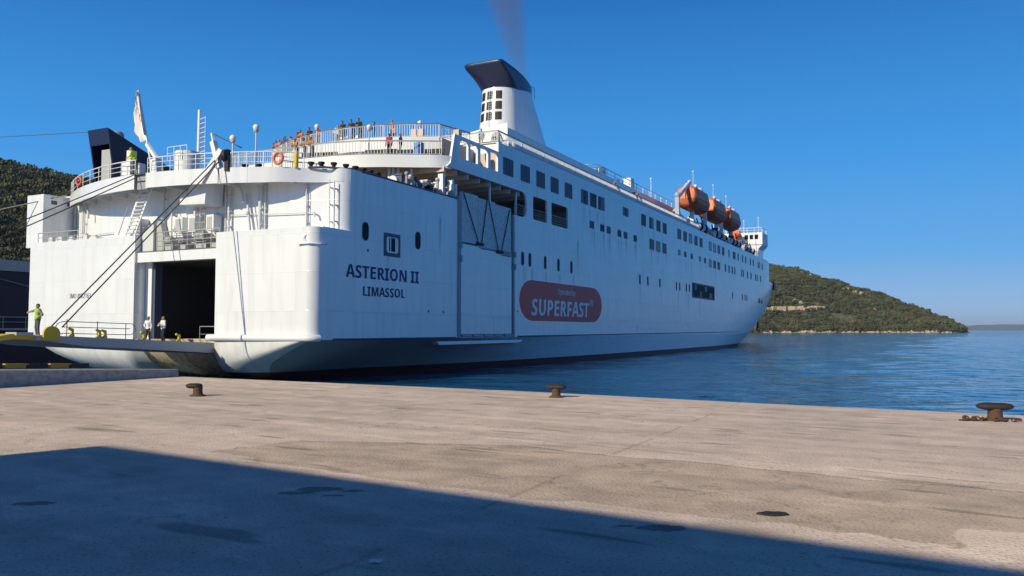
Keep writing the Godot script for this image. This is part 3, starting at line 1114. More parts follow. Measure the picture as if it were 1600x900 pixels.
	for i in 12: streaks.append([rng.randf_range(3.0, 98.0), rng.randf_range(4.0, 13.5)])
	for q in streaks:
		if q[0] > 16.8 and q[0] < 27.8: continue
		for rep in 2:
			var w = rng.randf_range(0.12, 0.5)
			var u = q[0] + rng.randf_range(-0.3, 0.5)
			var hgt = rng.randf_range(1.2, 4.6)
			var x = HB + 0.006 + rep * 0.002
			var c = [Vector3(x, q[1], -u), Vector3(x, q[1], -u - w), Vector3(x, max(3.2, q[1] - hgt), -u - w), Vector3(x, max(3.2, q[1] - hgt), -u)]
			var uv = [Vector2(0, 0), Vector2(1, 0), Vector2(1, 1), Vector2(0, 1)]
			for k in [0, 1, 2, 0, 2, 3]:
				sk.set_uv(uv[k]); sk.set_normal(Vector3.RIGHT); sk.add_vertex(c[k])
	put("dirt_streaks", sk.commit(), dm, P).set_meta("kind", "stuff")

func build_stern(P: Node3D):
	# the two blocks either side of the stern door
	var s := Shape.new()
	s.span(Vector3(-13.7, 3.0, 0.0), Vector3(-2.2, 10.15, -1.6))
	part("port_stern_block", s, M.hull_white, P)
	var b := Shape.new()
	var plan = PackedVector2Array([Vector2(5.5, -4.0), Vector2(5.5, 0.02), Vector2(9.0, -0.08)])
	for k in 9:
		var t = PI * 0.5 * k / 8
		plan.append(Vector2(12.75 + sin(t) * 0.75, -0.95 + cos(t) * 0.75))
	plan.append(Vector2(13.5, -4.0))
	var rows = []
	for y in [3.0, 9.95]:
		var row = []
		for p in plan: row.append(Vector3(p.x, y, p.y))
		rows.append(row)
	b.grid([rows[0].slice(0, 2), rows[1].slice(0, 2)], false, false)
	b.grid([rows[0].slice(1, 12), rows[1].slice(1, 12)])
	b.flat()
	for i in range(1, plan.size() - 1): b.tri(rows[1][0], rows[1][i + 1], rows[1][i])
	part("starboard_stern_block", b, M.hull_white, P)
	# rub rail round the starboard block
	var r := Shape.new()
	var pts = [Vector3(5.0, 3.12, 0.1)]
	for i in range(2, 11): pts.append(Vector3(plan[i].x + 0.02, 3.12 - 0.002 * i, plan[i].y + 0.1))
	r.tube(pts, 0.22, 8)
	part("rub_rail", r, M.deck_white, P)
	var ch := Shape.new()
	ch.torus(Vector3(12.95, 9.25, -0.35), Basis(Vector3(0.85, 0, -0.53), Vector3.UP, Vector3(0.53, 0, 0.85)) * Basis.from_scale(Vector3(1.3, 0.8, 1)), 0.27, 0.09, 18, 8)
	var fl = part("fairlead", ch, M.deck_white, P)
	var chd := Shape.new()
	chd.ball(Vector3(12.9, 9.25, -0.42), Vector3(0.3, 0.19, 0.12), 10, 6)
	part("opening", chd, M.dark_inside, fl)
	var sh := Shape.new()
	sh.prism(PackedVector2Array([Vector2(12.2, 0.05), Vector2(13.1, -0.08), Vector2(13.62, -0.6), Vector2(13.62, -1.3), Vector2(12.7, -0.8)]), Transform3D(Basis(Vector3.RIGHT, Vector3.BACK, Vector3.DOWN), Vector3(0, 8.92, 0)), 0.05)
	part("ledge", sh, M.deck_white, fl)
	# upper stern wall, curved in plan
	var w := Shape.new()
	var ra = []
	var rb = []
	var n = 24
	for i in n + 1:
		var x = lerpf(-13.5, 12.5, i / float(n))
		ra.append(Vector3(x, 10.0, wall_z(x))); rb.append(Vector3(x, 13.95, wall_z(x)))
	for k in 9:
		var t = PI * 0.5 * k / 8
		var q = Vector3(12.5 + sin(t), 10.0, wall_z(12.5) - 1.0 + cos(t))
		ra.append(q); rb.append(q + Vector3(0, 4.05, 0))
	w.grid([ra, rb])
	w.grid([[Vector3(-2.2, 8.9, -1.5), Vector3(5.5, 8.9, -1.5)], [Vector3(-2.2, 10.0, -1.3), Vector3(5.5, 10.0, -1.4)]], false, false)
	part("stern_wall", w, M.hull_white, P)
	# poop deck: plating, curved fascia with a notch, beams beneath
	var dk := Shape.new()
	var edge = []
	for i in 53:
		var x = lerpf(-12.6, 13.2, i / 52.0)
		edge.append([x, deck_edge(x)])
	var under = []
	var back = []
	for e in edge:
		under.append(Vector3(e[0], 13.55, e[1] - 0.05)); back.append(Vector3(e[0], 13.55, -32.0))
	dk.grid([under, back], false, false)
	part("poop_deck_underside", dk, M.pipe_white, P)
	var top := Shape.new()
	deck_fan(top, edge, 13.98, -32.0)
	part("poop_deck", top, M.deck_grey, P)
	var seg = [[-12.6, -0.55], [0.55, 6.15], [6.35, 13.45]]
	for q in seg:
		var a = []
		var bb = []
		var c = []
		var dd = []
		var m = 26
		for i in m + 1:
			var x = lerpf(q[0], q[1], i / float(m))
			var lowy = 13.02 + max(0.0, (abs(x) - 9.0)) * 0.04
			a.append(Vector3(x, lowy, deck_edge(x))); bb.append(Vector3(x, 14.02, deck_edge(x)))
			c.append(Vector3(x, lowy, deck_edge(x) - 0.14)); dd.append(Vector3(x, 14.02, deck_edge(x) - 0.14))
		var fa := Shape.new()
		fa.grid([a, bb]); fa.grid([bb, dd], false, false); fa.grid([dd, c]); fa.grid([c, a], false, false)
		part("fascia", fa, M.hull_white, P)
	var fb := Shape.new()
	fb.box(Vector3(6.25, 13.5, deck_edge(6.25) - 0.12), Vector3(0.24, 1.0, 0.2))
	part("fascia_joint", fb, M.hull_white, P)
	var nt := Shape.new()   # the notch with its roller fairlead
	nt.box(Vector3(0.0, 13.5, deck_edge(0) - 0.35), Vector3(1.1, 1.0, 0.3))
	part("notch_plate", nt, M.grey_steel, P)
	for i in 11:
		var x = -11.5 + i * 2.15
		var bm := Shape.new()
		bm.span(Vector3(x - 0.07, 13.16, deck_edge(x) - 0.2), Vector3(x + 0.07, 13.55, wall_z(x)))
		part("deck_beam", bm, M.pipe_white, P)
	for x in [-9.6, 4.2, 6.6]:   # curved brackets below the deck
		var br := Shape.new()
		var pts2 = []
		for k in 7:
			var t = PI * 0.5 * k / 6
			pts2.append(Vector3(x - 0.9 + sin(t) * 0.9, 12.0 + cos(t) * 1.3, wall_z(x) + 0.5))
		br.tube(pts2, 0.08, 6)
		part("bracket", br, M.pipe_white, P)
	# the inverted box bracket in the middle
	var bx := Shape.new()
	bx.prism(PackedVector2Array([Vector2(2.3, 11.95), Vector2(4.6, 11.85), Vector2(4.75, 13.5), Vector2(3.3, 13.5), Vector2(3.0, 12.6), Vector2(2.3, 12.5)]), Transform3D(Basis.IDENTITY, Vector3(0, 0, -1.3)), 1.5)
	part("box_bracket", bx, M.hull_white, P)
	# pipes on the stern wall
	var vp = [[7.7, 13.2, 10.0, 0.12, 0.3], [7.95, 13.2, 10.0, 0.06, 0.15], [2.35, 13.4, 10.0, 0.10, 0.2], [10.85, 13.3, 10.0, 0.05, 0.12], [10.95, 13.3, 10.0, 0.025, 0.25], [12.55, 13.3, 10.0, 0.035, 0.35], [12.85, 13.2, 10.05, 0.035, 0.35], [-11.3, 13.3, 10.2, 0.09, 0.15], [-10.9, 13.3, 10.2, 0.05, 0.2], [-13.0, 13.2, 10.1, 0.04, 0.15], [-12.8, 13.2, 10.1, 0.03, 0.15], [4.95, 13.0, 10.0, 0.06, 0.2], [5.25, 13.0, 10.0, 0.08, 0.25], [-0.6, 13.2, 10.3, 0.05, 0.2], [0.35, 12.0, 9.0, 0.05, 0.35], [3.0, 12.0, 10.9, 0.05, 0.3]]
	for q in vp:
		var pp := Shape.new()
		var z = wall_z(q[0]) + q[4]
		pp.tube([Vector3(q[0], q[1], z), Vector3(q[0], q[2], z)], q[3], 8)
		for k in 3:
			var y = lerpf(q[1], q[2], (k + 0.5) / 3.0)
			pp.box(Vector3(q[0], y, z - q[4] * 0.5), Vector3(q[3] * 2.6, 0.08, q[4] + q[3]))
		part("pipe", pp, M.pipe_white, P)
	# curved vent pipe head and the long horizontal pipe
	var vh := Shape.new()
	vh.tube([Vector3(7.7, 13.1, wall_z(7.7) + 0.3), Vector3(7.75, 13.4, wall_z(8) + 0.4), Vector3(8.2, 13.55, wall_z(8) + 0.4)], 0.11, 8)
	part("vent_pipe", vh, M.pipe_white, P)
	for q in [[-10.5, -6.0, 10.75], [4.2, 7.6, 11.25], [7.8, 11.4, 11.2]]:
		var l = []
		for i in 9:
			var x = lerpf(q[0], q[1], i / 8.0)
			l.append(Vector3(x, q[2], wall_z(x) + 0.18))
		var hp := Shape.new()
		hp.tube(l, 0.035, 6)
		part("pipe_run", hp, M.pipe_white, P)
	var hp := Shape.new()
	hp.tube([Vector3(11.4, 11.2, wall_z(11.4) + 0.18), Vector3(11.55, 11.15, wall_z(11.5) + 0.3), Vector3(11.6, 10.9, wall_z(11.5) + 0.35)], 0.06, 6)
	part("pipe_bend", hp, M.pipe_white, P)
	hp = Shape.new()
	hp.tube([Vector3(6.6, 12.6, wall_z(6.5) + 0.2), Vector3(6.8, 11.2, wall_z(6.5) + 0.2), Vector3(7.0, 10.0, wall_z(6.5) + 0.25)], 0.09, 6)
	part("pipe", hp, M.pipe_white, P)
	for x in [4.35, 6.75, -5.9]:
		var v := Shape.new()
		v.ball(Vector3(x, 11.3 if x > 0 else 10.75, wall_z(x) + 0.25), Vector3(0.13, 0.17, 0.13), 8, 6)
		part("valve", v, M.pale_grey, P)
	# stern door: header, jambs, hold behind, platform above with machinery
	var hd := Shape.new()
	hd.span(Vector3(-2.2, 8.28, -0.18), Vector3(5.5, 8.95, -0.9))
	part("door_header", hd, M.hull_white, P)
	var pl := Shape.new()
	pl.span(Vector3(-2.2, 8.97, -0.2), Vector3(5.5, 9.03, -1.5))
	part("platform", pl, M.deck_grey, P)
	var jm := Shape.new()
	jm.span(Vector3(-2.15, 3.0, -0.9), Vector3(-1.55, 8.28, -1.6))
	part("door_jamb", jm, M.deck_white, P)
	var jb := Shape.new()
	jb.span(Vector3(-1.55, 3.0, -1.0), Vector3(-1.32, 8.28, -1.6))
	part("door_seal", jb, M.frame_blue, P)
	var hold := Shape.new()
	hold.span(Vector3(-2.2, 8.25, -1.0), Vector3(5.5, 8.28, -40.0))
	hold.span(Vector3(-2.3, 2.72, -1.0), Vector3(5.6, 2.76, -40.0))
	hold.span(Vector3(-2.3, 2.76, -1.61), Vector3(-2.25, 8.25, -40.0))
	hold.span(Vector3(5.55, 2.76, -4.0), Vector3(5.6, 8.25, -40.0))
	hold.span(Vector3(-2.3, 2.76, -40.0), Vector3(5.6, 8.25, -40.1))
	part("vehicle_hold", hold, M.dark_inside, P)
	for q in [[3.6, -3.0], [4.8, -8.0], [1.0, -9.0]]:
		var l := Shape.new()
		l.span(Vector3(q[0], 8.12, q[1]), Vector3(q[0] + 1.1, 8.24, q[1] - 0.22))
		part("ceiling_fitting", l, M.pale_grey, P)
	var hr := Shape.new()
	hr.rail([Vector3(-0.2, 2.76, -4.0), Vector3(5.2, 2.76, -5.0)], 1.1, [0.55], 1.4, 0.03)
	part("hold_railing", hr, M.grey_steel, P)
	for i in 2:   # parked machinery in the gloom of the hold
		var mc := Shape.new()
		mc.box(Vector3(3.2 + i * 1.2, 3.5, -7.5 - i), Vector3(0.9, 1.5, 1.2)); mc.ball(Vector3(3.2 + i * 1.2, 4.35, -7.5 - i), Vector3(0.4, 0.35, 0.5))
		part("machinery", mc, M.grey_steel, P)
	# railing and machinery on the platform above the door
	var pr := Shape.new()
	pr.rail([Vector3(-0.4, 9.03, -0.3), Vector3(5.45, 9.03, -0.3)], 1.25, [0.65, 0.95, 0.3], 0.75, 0.03)
	part("platform_railing", pr, M.pale_grey, P)
	for q in [[1.0, 0.55], [2.3, 0.5], [3.9, 0.42]]:
		var a := Shape.new()
		a.box(Vector3(q[0] + 0.3, 10.75, -0.95), Vector3(0.75, 1.05, 0.7))
		var o = part("air_unit", a, M.deck_white, P)
		var gr := Shape.new()
		gr.box(Vector3(q[0] + 0.3, 10.75, -0.59), Vector3(q[1], 0.8, 0.03))
		part("grille", gr, M.pale_grey, o)
	var cage := Shape.new()
	for x in [2.95, 3.4, 3.85]: cage.tube([Vector3(x, 10.3, -0.55), Vector3(x, 11.35, -0.55)], 0.03, 5)
	for y in [10.3, 10.8, 11.35]: cage.tube([Vector3(2.95, y, -0.55), Vector3(3.85, y, -0.55)], 0.03, 5)
	part("cage", cage, M.pale_grey, P)
	for q in [[0.25, 9.55, 0.45, 1.0], [1.55, 9.45, 0.35, 0.8], [3.3, 9.7, 0.55, 1.3], [4.5, 9.45, 0.4, 0.8]]:
		var wn := Shape.new()
		wn.box(Vector3(q[0], q[1] - 0.1, -1.0), Vector3(q[2] * 1.7, q[3] * 0.8, 0.5))
		wn.cone(Vector3(q[0] - q[2] * 0.7, q[1] + 0.2, -0.8), Vector3(q[0] + q[2] * 0.7, q[1] + 0.2, -0.8), q[3] * 0.25, q[3] * 0.25, 10)
		part("winch", wn, M.pale_grey, P)
	var pb := Shape.new()   # sloping beam across the platform foot
	pb.bar(Vector3(1.5, 9.6, -0.45), Vector3(5.4, 9.68, -0.45), 0.1, 0.08)
	part("beam", pb, M.grey_steel, P)
	# machinery house, hooded davit foot and stair on the port block
	var hs := Shape.new()
	hs.span(Vector3(-5.0, 10.15, -0.5), Vector3(-2.35, 11.4, -1.6))
	part("machinery_house", hs, M.hull_white, P)
	var hs2 := Shape.new()
	hs2.span(Vector3(-2.1, 9.03, -0.5), Vector3(-1.0, 10.9, -1.4))
	part("locker", hs2, M.pipe_white, P)
	var bent := Shape.new()
	bent.prism(PackedVector2Array([Vector2(-1.0, 9.03), Vector2(-0.1, 9.03), Vector2(-0.3, 10.2), Vector2(-0.6, 11.1), Vector2(-0.9, 11.1)]), Transform3D(Basis.IDENTITY, Vector3(0, 0, -1.2)), 0.5)
	part("vent_cowl", bent, M.pale_grey, P)
	for q in [[-12.2, 10.5, 0.35], [-11.2, 10.45, 0.5], [-9.9, 10.4, 0.4], [-8.6, 10.55, 0.7], [-7.4, 10.35, 0.5]]:
		var bl := Shape.new()
		bl.box(Vector3(q[0], 10.15 + (q[1] - 10.15) * 0.5, -0.8), Vector3(q[2] * 1.6, q[1] - 10.12, 0.5))
		bl.cone(Vector3(q[0] - q[2] * 0.5, q[1], -0.7), Vector3(q[0] + q[2] * 0.5, q[1], -0.7), 0.16, 0.16, 8)
		part("deck_machine", bl, M.pipe_white, P)
	var pbr := Shape.new()
	pbr.rail([Vector3(-13.2, 10.15, -0.25), Vector3(-8.6, 10.15, -0.25)], 0.75, [0.4], 1.1, 0.03)
	part("block_railing", pbr, M.pale_grey, P)
	var stair := Node3D.new()
	stair.name = "stair"
	P.add_child(stair)
	var foot = Vector3(-3.5, 10.2, -0.2)
	var head = Vector3(-0.9, 13.5, 0.5)
	for sx in [0.0, 0.95]:
		var sg := Shape.new()
		sg.bar(foot + Vector3(sx, 0, 0), head + Vector3(sx, 0, 0), 0.06, 0.24)
		part("stringer", sg, M.deck_white, stair)
	for i in 13:
		var tr := Shape.new()
		var p = foot.lerp(head, (i + 0.7) / 13.5)
		tr.span(p + Vector3(0.03, 0, -0.13), p + Vector3(0.92, 0.04, 0.13))
		part("tread", tr, M.deck_white, stair)
	var hrl := Shape.new()
	hrl.tube([foot + Vector3(-0.55, 0.1, 0.1), foot + Vector3(0.6, 2.0, 0.3)], 0.03, 5)
	part("handrail", hrl, M.pale_grey, stair)
	# stern ramp, its flap, lugs and rails
	var rp := Shape.new()
	rp.prism(PackedVector2Array([Vector2(0.9, 2.74), Vector2(-11.6, 3.35), Vector2(-11.6, 3.1), Vector2(-9.0, 2.72), Vector2(0.9, 2.08)]), Transform3D(Basis(Vector3(0, 0, -1), Vector3.UP, Vector3.RIGHT), Vector3(-1.0, 0, 0)), 6.3)
	part("stern_ramp", rp, M.pale_grey, P)
	var fp := Shape.new()
	fp.prism(PackedVector2Array([Vector2(-11.8, 3.36), Vector2(-13.0, 3.42), Vector2(-17.5, 2.55), Vector2(-17.5, 2.42), Vector2(-13.0, 3.15), Vector2(-11.8, 3.12)]), Transform3D(Basis(Vector3(0, 0, -1), Vector3.UP, Vector3.RIGHT), Vector3(-0.9, 0, 0)), 6.1)
	part("ramp_flap", fp, M.yellow, P)
	var hg := Shape.new()
	hg.cone(Vector3(-1.1, 3.2, 11.7), Vector3(5.4, 3.2, 11.7), 0.13, 0.13, 10)
	hg.box(Vector3(4.9, 3.42, 12.4), Vector3(0.9, 0.16, 0.9))
	part("ramp_hinge", hg, M.pale_grey, P)
	var dc := Shape.new()
	var half = PackedVector2Array([Vector2(-0.46, -0.35)])
	for k in 11:
		var t = PI * k / 10.0
		half.append(Vector2(-cos(t) * 0.46, 0.0 + sin(t) * 0.4))
	half.append(Vector2(0.46, -0.35))
	dc.prism(half, Transform3D(SIDE, Vector3(5.32, 3.42, 11.0)), 0.12)
	part("ramp_lug_plate", dc, M.yellow, P)
	for z in [9.75, 8.1, 7.75, 5.15, 2.6]:
		var lug := Shape.new()
		var yy = 2.78 + z * 0.049
		lug.prism(PackedVector2Array([Vector2(-0.18, 0), Vector2(0.2, 0), Vector2(0.14, 0.2), Vector2(0.14, 0.42), Vector2(-0.16, 0.5), Vector2(-0.2, 0.4), Vector2(0.0, 0.32), Vector2(0.0, 0.16)]), Transform3D(SIDE, Vector3(5.12, yy, z)), 0.1)
		part("ramp_lug", lug, M.yellow, P)
	var rl := Shape.new()
	for q in [[5.6, 9.9, 4.6], [11.0, 12.3, -0.6]]:
		var yb = 2.75 + q[0] * 0.05
		for hgt in [0.95, 0.65, 0.3]:
			rl.tube([Vector3(q[2], yb + hgt, q[0]), Vector3(q[2], yb + hgt + 0.1, q[1])], 0.022, 5)
		for k in 3:
			var z = lerpf(q[0] + 0.3, q[1] - 0.3, k / 2.0)
			rl.tube([Vector3(q[2], 2.74 + z * 0.05, z), Vector3(q[2], 3.72 + z * 0.05, z)], 0.025, 5)
		for e in [[q[0], -1.0], [q[1], 1.0]]:
			var l = []
			for k in 9:
				var t = PI * k / 8.0
				l.append(Vector3(q[2], yb + 0.64 + (0.05 if e[1] > 0 else 0.0) + cos(t) * 0.32, e[0] + e[1] * sin(t) * 0.35))
			rl.tube(l, 0.022, 5)
	part("ramp_railing", rl, M.frame_blue, P)
	# hoist wires from the poop deck down to the ramp
	for q in [[6.05, 0.0], [6.55, 0.25]]:
		var wr := Shape.new()
		wr.tube([Vector3(q[0], 15.0, deck_edge(6.3) - 0.3), Vector3(5.35, 3.75, 11.05 - q[1] * 2.6)], 0.038, 6)
		part("hoist_wire", wr, M.wire, P)
	# registry number, painted on the port block
	letters(P, "IMO 8922163", 2.25, 0.34, Transform3D(Basis.IDENTITY, Vector3(-8.95, 5.9, 0.006)), M.frame_blue, "registry_number", 400)
	# port quarter casing
	var pc := Shape.new()
	pc.span(Vector3(-15.1, 9.9, -0.55), Vector3(-13.15, 13.95, -9.0))
	part("port_casing", pc, M.hull_white, P)
	for z in [-1.4, -2.7]:
		var vt := Shape.new()
		vt.box(Vector3(-13.14, 13.4, z), Vector3(0.04, 0.3, 0.45))
		part("vent", vt, M.frame_blue, P)

func build_side(P: Node3D):
	# side windows of the two cabin decks
	for u in [25.1, 28.6, 32.05, 35.4, 39.0]: window(P, HB, u, u + 1.95, 17.4, 18.95, 3, "louvre")
	for u in [43.5, 46.15, 48.75]: window(P, HB, u, u + 2.0, 17.4, 18.95, 3, "window_glass")
	window(P, HB, 57.3, 59.4, 17.8, 18.85, 3, "window_glass")
	for u in [64.7, 68.2, 71.5, 74.6]: window(P, HB, u, u + 1.9, 17.4, 18.95, 2, "window_glass")
	for u in [82.4, 85.8, 89.1, 92.6, 96.0]: window(P, HB, u, u + 1.9, 17.4, 18.95, 1, "window_glass")
	for u in [102.6, 105.8, 109.2, 112.8]: window(P, HB, u, u + 1.9, 17.4, 18.95, 1, "window_glass")
	for u in [118.2, 122.4, 123.6, 126.9, 131.2, 134.6, 139.6, 143.0, 148.8, 150.6, 154.0]: window(P, HB, u, u + 1.1, 17.5, 18.9, 1, "window_glass")
	for u in [46.05, 49.35, 51.5, 55.3, 57.6, 61.4]: window(P, HB, u, u + 1.3, 14.95, 15.8, 1, "window_glass")
	for u in [68.25, 71.2, 74.3]: window(P, HB, u, u + 2.0, 14.55, 16.0, 1, "window_glass")
	for u in [82.6, 86.1, 90.0, 95.4, 98.9]: window(P, HB, u, u + 1.3, 14.95, 15.8, 1, "window_glass")
	for u in [102.4, 105.7, 109.0]: window(P, HB, u, u + 1.95, 14.5, 15.9, 1, "window_glass")
	for u in [115.0, 118.2, 121.2, 123.4, 130.0, 131.8, 136.4, 140.3, 145.7, 147.8, 151.6]: window(P, HB, u, u + 1.0, 14.5, 15.9, 1, "window_glass")
	for u in [29.0, 30.55, 34.05, 37.3, 40.7]: porthole(P, HB, u, 10.2, 0.42, 1.2)
	for u in [63.9, 67.3, 72.9, 81.5, 83.3, 87.2, 89.0]: porthole(P, HB, u, 10.2, 0.42, 1.15)
	for u in [121.5, 131.0, 133.9, 135.8, 150.0, 151.2, 154.0, 155.2]: porthole(P, HB if u < 140 else hull_x(u, 10.3), u, 10.3, 0.5, 1.15)
	porthole(P, HB, 5.2, 10.15, 0.58, 1.15)
	porthole(P, HB, 11.5, 10.15, 0.55, 1.2)
	# the pilot door by the name
	var pd := Shape.new()
	pd.plate(HB + 0.06, 7.3, 9.2, 8.7, 10.3, [[7.55, 8.95, 8.95, 10.05, 0.2]], 0.06)
	var o = part("boat_door", pd, M.frame_blue, P)
	var pw := Shape.new()
	pw.plate(HB + 0.05, 7.36, 9.14, 8.76, 10.24, [[7.85, 8.6, 9.05, 10.0, 0.05]], 0.04)
	part("door_leaf", pw, M.hull_white, o)
	var pg := Shape.new()
	pg.span(Vector3(HB + 0.012, 9.05, -7.85), Vector3(HB + 0.018, 10.0, -8.6))
	part("door_opening", pg, M.window_glass, o)
	var pdv := Shape.new()
	pdv.span(Vector3(HB + 0.01, 9.05, -8.02), Vector3(HB + 0.04, 10.0, -8.1))
	part("door_bar", pdv, M.hull_white, o)
	serif_name(P, "ASTERION II", 3.2, 11.65, 7.0, 7.86)
	serif_name(P, "LIMASSOL", 5.0, 9.85, 5.86, 6.5)
	# small scuppers
	for q in [[13.0, 5.0], [15.1, 5.0], [5.5, 8.9], [27.95, 5.3]]:
		var sc := Shape.new()
		sc.box(Vector3(HB, q[1], -q[0]), Vector3(0.04, 0.16, 0.14))
		part("scupper", sc, M.black, P)
	# the operator's sign
	var sg := Shape.new()
	var pl = PackedVector2Array()
	for k in 11:
		var t = PI * 0.5 + PI * k / 10.0
		pl.append(Vector2(31.0 + cos(t) * 2.7, 6.4 + sin(t) * 1.92))
	for k in 11:
		var t = -PI * 0.5 + PI * k / 10.0
		pl.append(Vector2(46.8 + cos(t) * 2.9, 6.4 + sin(t) * 1.92))
	sg.prism(pl, Transform3D(SIDE, Vector3(HB - 0.03, 0, 0)), 0.04)
	var sp = part("operator_sign", sg, M.sign_red, P)
	letters(sp, "Operated by", 4.6, 0.78, Transform3D(SIDE, Vector3(HB + 0.02, 7.02, -37.2)), M.sign_white, "small_lettering", 400)
	var sl = Basis(Vector3(0, 0, -1), Vector3(0, 1, -0.10), Vector3(1, 0, 0))
	letters(sp, "SUPERFAST", 14.6, 1.6, Transform3D(sl, Vector3(HB + 0.02, 4.98, -30.9)), M.sign_white, "large_lettering")
	letters(sp, "®", 1.0, 0.72, Transform3D(SIDE, Vector3(HB + 0.02, 6.25, -45.9)), M.sign_white, "mark", 400)
	# small side door with lettering far forward
	var gd := Shape.new()
	gd.plate(HB + 0.06, 90.8, 106.1, 8.8, 11.25, [[91.2, 105.7, 9.05, 11.0, 0.35]], 0.1)
	o = part("bunker_door", gd, M.navy_dark, P)
	var gi := Shape.new()
	gi.span(Vector3(HB + 0.005, 9.0, -91.0), Vector3(HB + 0.02, 11.05, -105.9))
	part("door_inside", gi, M.dark_inside, o)
	for i in 4:
		var gb := Shape.new()
		gb.span(Vector3(HB + 0.01, 9.05 if i % 2 else 10.1, -(92.2 + i * 3.3)), Vector3(HB + 0.06, 10.0 if i % 2 else 10.95, -(93.4 + i * 3.6)))
		part("bracket", gb, M.frame_blue, o)
	# the folded side ramp: lower panel, weathered upper flaps, guides, wires
	var rp := Shape.new()
	rp.plate(HB + 0.02, 17.75, 26.7, 3.3, 10.55, [], 0.25)
	o = part("side_ramp", rp, M.hull_white, P)
	for q in [[17.8, 20.5, 10.7, 14.75], [20.55, 23.6, 10.45, 14.62], [23.65, 26.6, 10.2, 14.5]]:
		var fp := Shape.new()
		fp.plate(HB + 0.02, q[0], q[1], q[2], q[3], [], 0.22)
		part("flap", fp, M.weathered_white, o)
	for q in [[18.0, 14.7, 20.4, 10.9], [22.0, 14.6, 21.0, 10.9], [22.3, 14.6, 24.0, 10.5], [26.2, 14.3, 24.6, 10.5]]:
		var wi := Shape.new()
		wi.tube([Vector3(HB + 0.08, q[1], -q[0]), Vector3(HB + 0.12, q[3], -q[2])], 0.045, 5)
		part("hoist_wire", wi, M.navy_dark, o)
	for q in [[20.7, 10.75], [24.3, 10.4]]:
		var bk := Shape.new()
		bk.box(Vector3(HB + 0.1, q[1], -q[0]), Vector3(0.2, 0.22, 1.1))
		part("hinge", bk, M.black, o)
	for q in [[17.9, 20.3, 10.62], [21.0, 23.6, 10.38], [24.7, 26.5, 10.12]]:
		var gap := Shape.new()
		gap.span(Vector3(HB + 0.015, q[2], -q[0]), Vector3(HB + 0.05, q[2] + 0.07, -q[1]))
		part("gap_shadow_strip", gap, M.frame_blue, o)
	for q in [[17.35, 14.3], [27.0, 13.95]]:
		var gu := Shape.new()
		gu.span(Vector3(HB - 0.1, 3.0, -q[0] + 0.12), Vector3(HB + 0.1, q[1], -q[0] - 0.2))
		part("guide_rail", gu, M.grey_steel, P)
		for y in [9.3, 10.4]:
			var cl := Shape.new()
			cl.box(Vector3(HB + 0.12, y, -q[0] - 0.15), Vector3(0.2, 0.5, 0.3))
			part("cleat", cl, M.grey_steel, P)
	var hg := Shape.new()
	for i in 5: hg.cone(Vector3(HB + 0.05, 3.15, -(17.8 + i * 1.85)), Vector3(HB + 0.05, 3.15, -(19.3 + i * 1.85)), 0.12, 0.12, 8)
	part("ramp_hinge", hg, M.pale_grey, P)
	# white after edge of the upper side bulwark
	var ed := Shape.new()
	ed.prism(PackedVector2Array([Vector2(17.0, 19.2), Vector2(16.75, 19.2), Vector2(16.1, 16.75), Vector2(15.6, 16.4), Vector2(17.0, 16.4)]), Transform3D(SIDE, Vector3(HB - 0.2, 0, 0)), 0.199)
	part("bulwark_edge", ed, M.deck_white, P)
	# after face of the raised promenade side
	var af := Shape.new()
	af.prism(PackedVector2Array([Vector2(HB - 0.2, 19.2), Vector2(HB - 0.2, 20.15), Vector2(7.0, 20.15), Vector2(7.0, 19.2)]), Transform3D(Basis.IDENTITY, Vector3(0, 0, -24.6)), 0.25)
	part("promenade_end", af, M.deck_white, P)
	# dark opening and rails of the two mooring ports
	for q in [[31.3, 34.55], [35.6, 39.8], [27.6, 29.6]]:
		var r := Shape.new()
		r.rail([Vector3(HB - 0.15, 14.12, -q[0]), Vector3(HB - 0.15, 14.12, -q[1])], 1.0, [0.25, 0.5, 0.75], 1.6, 0.03)
		part("port_railing", r, M.pale_grey, P)

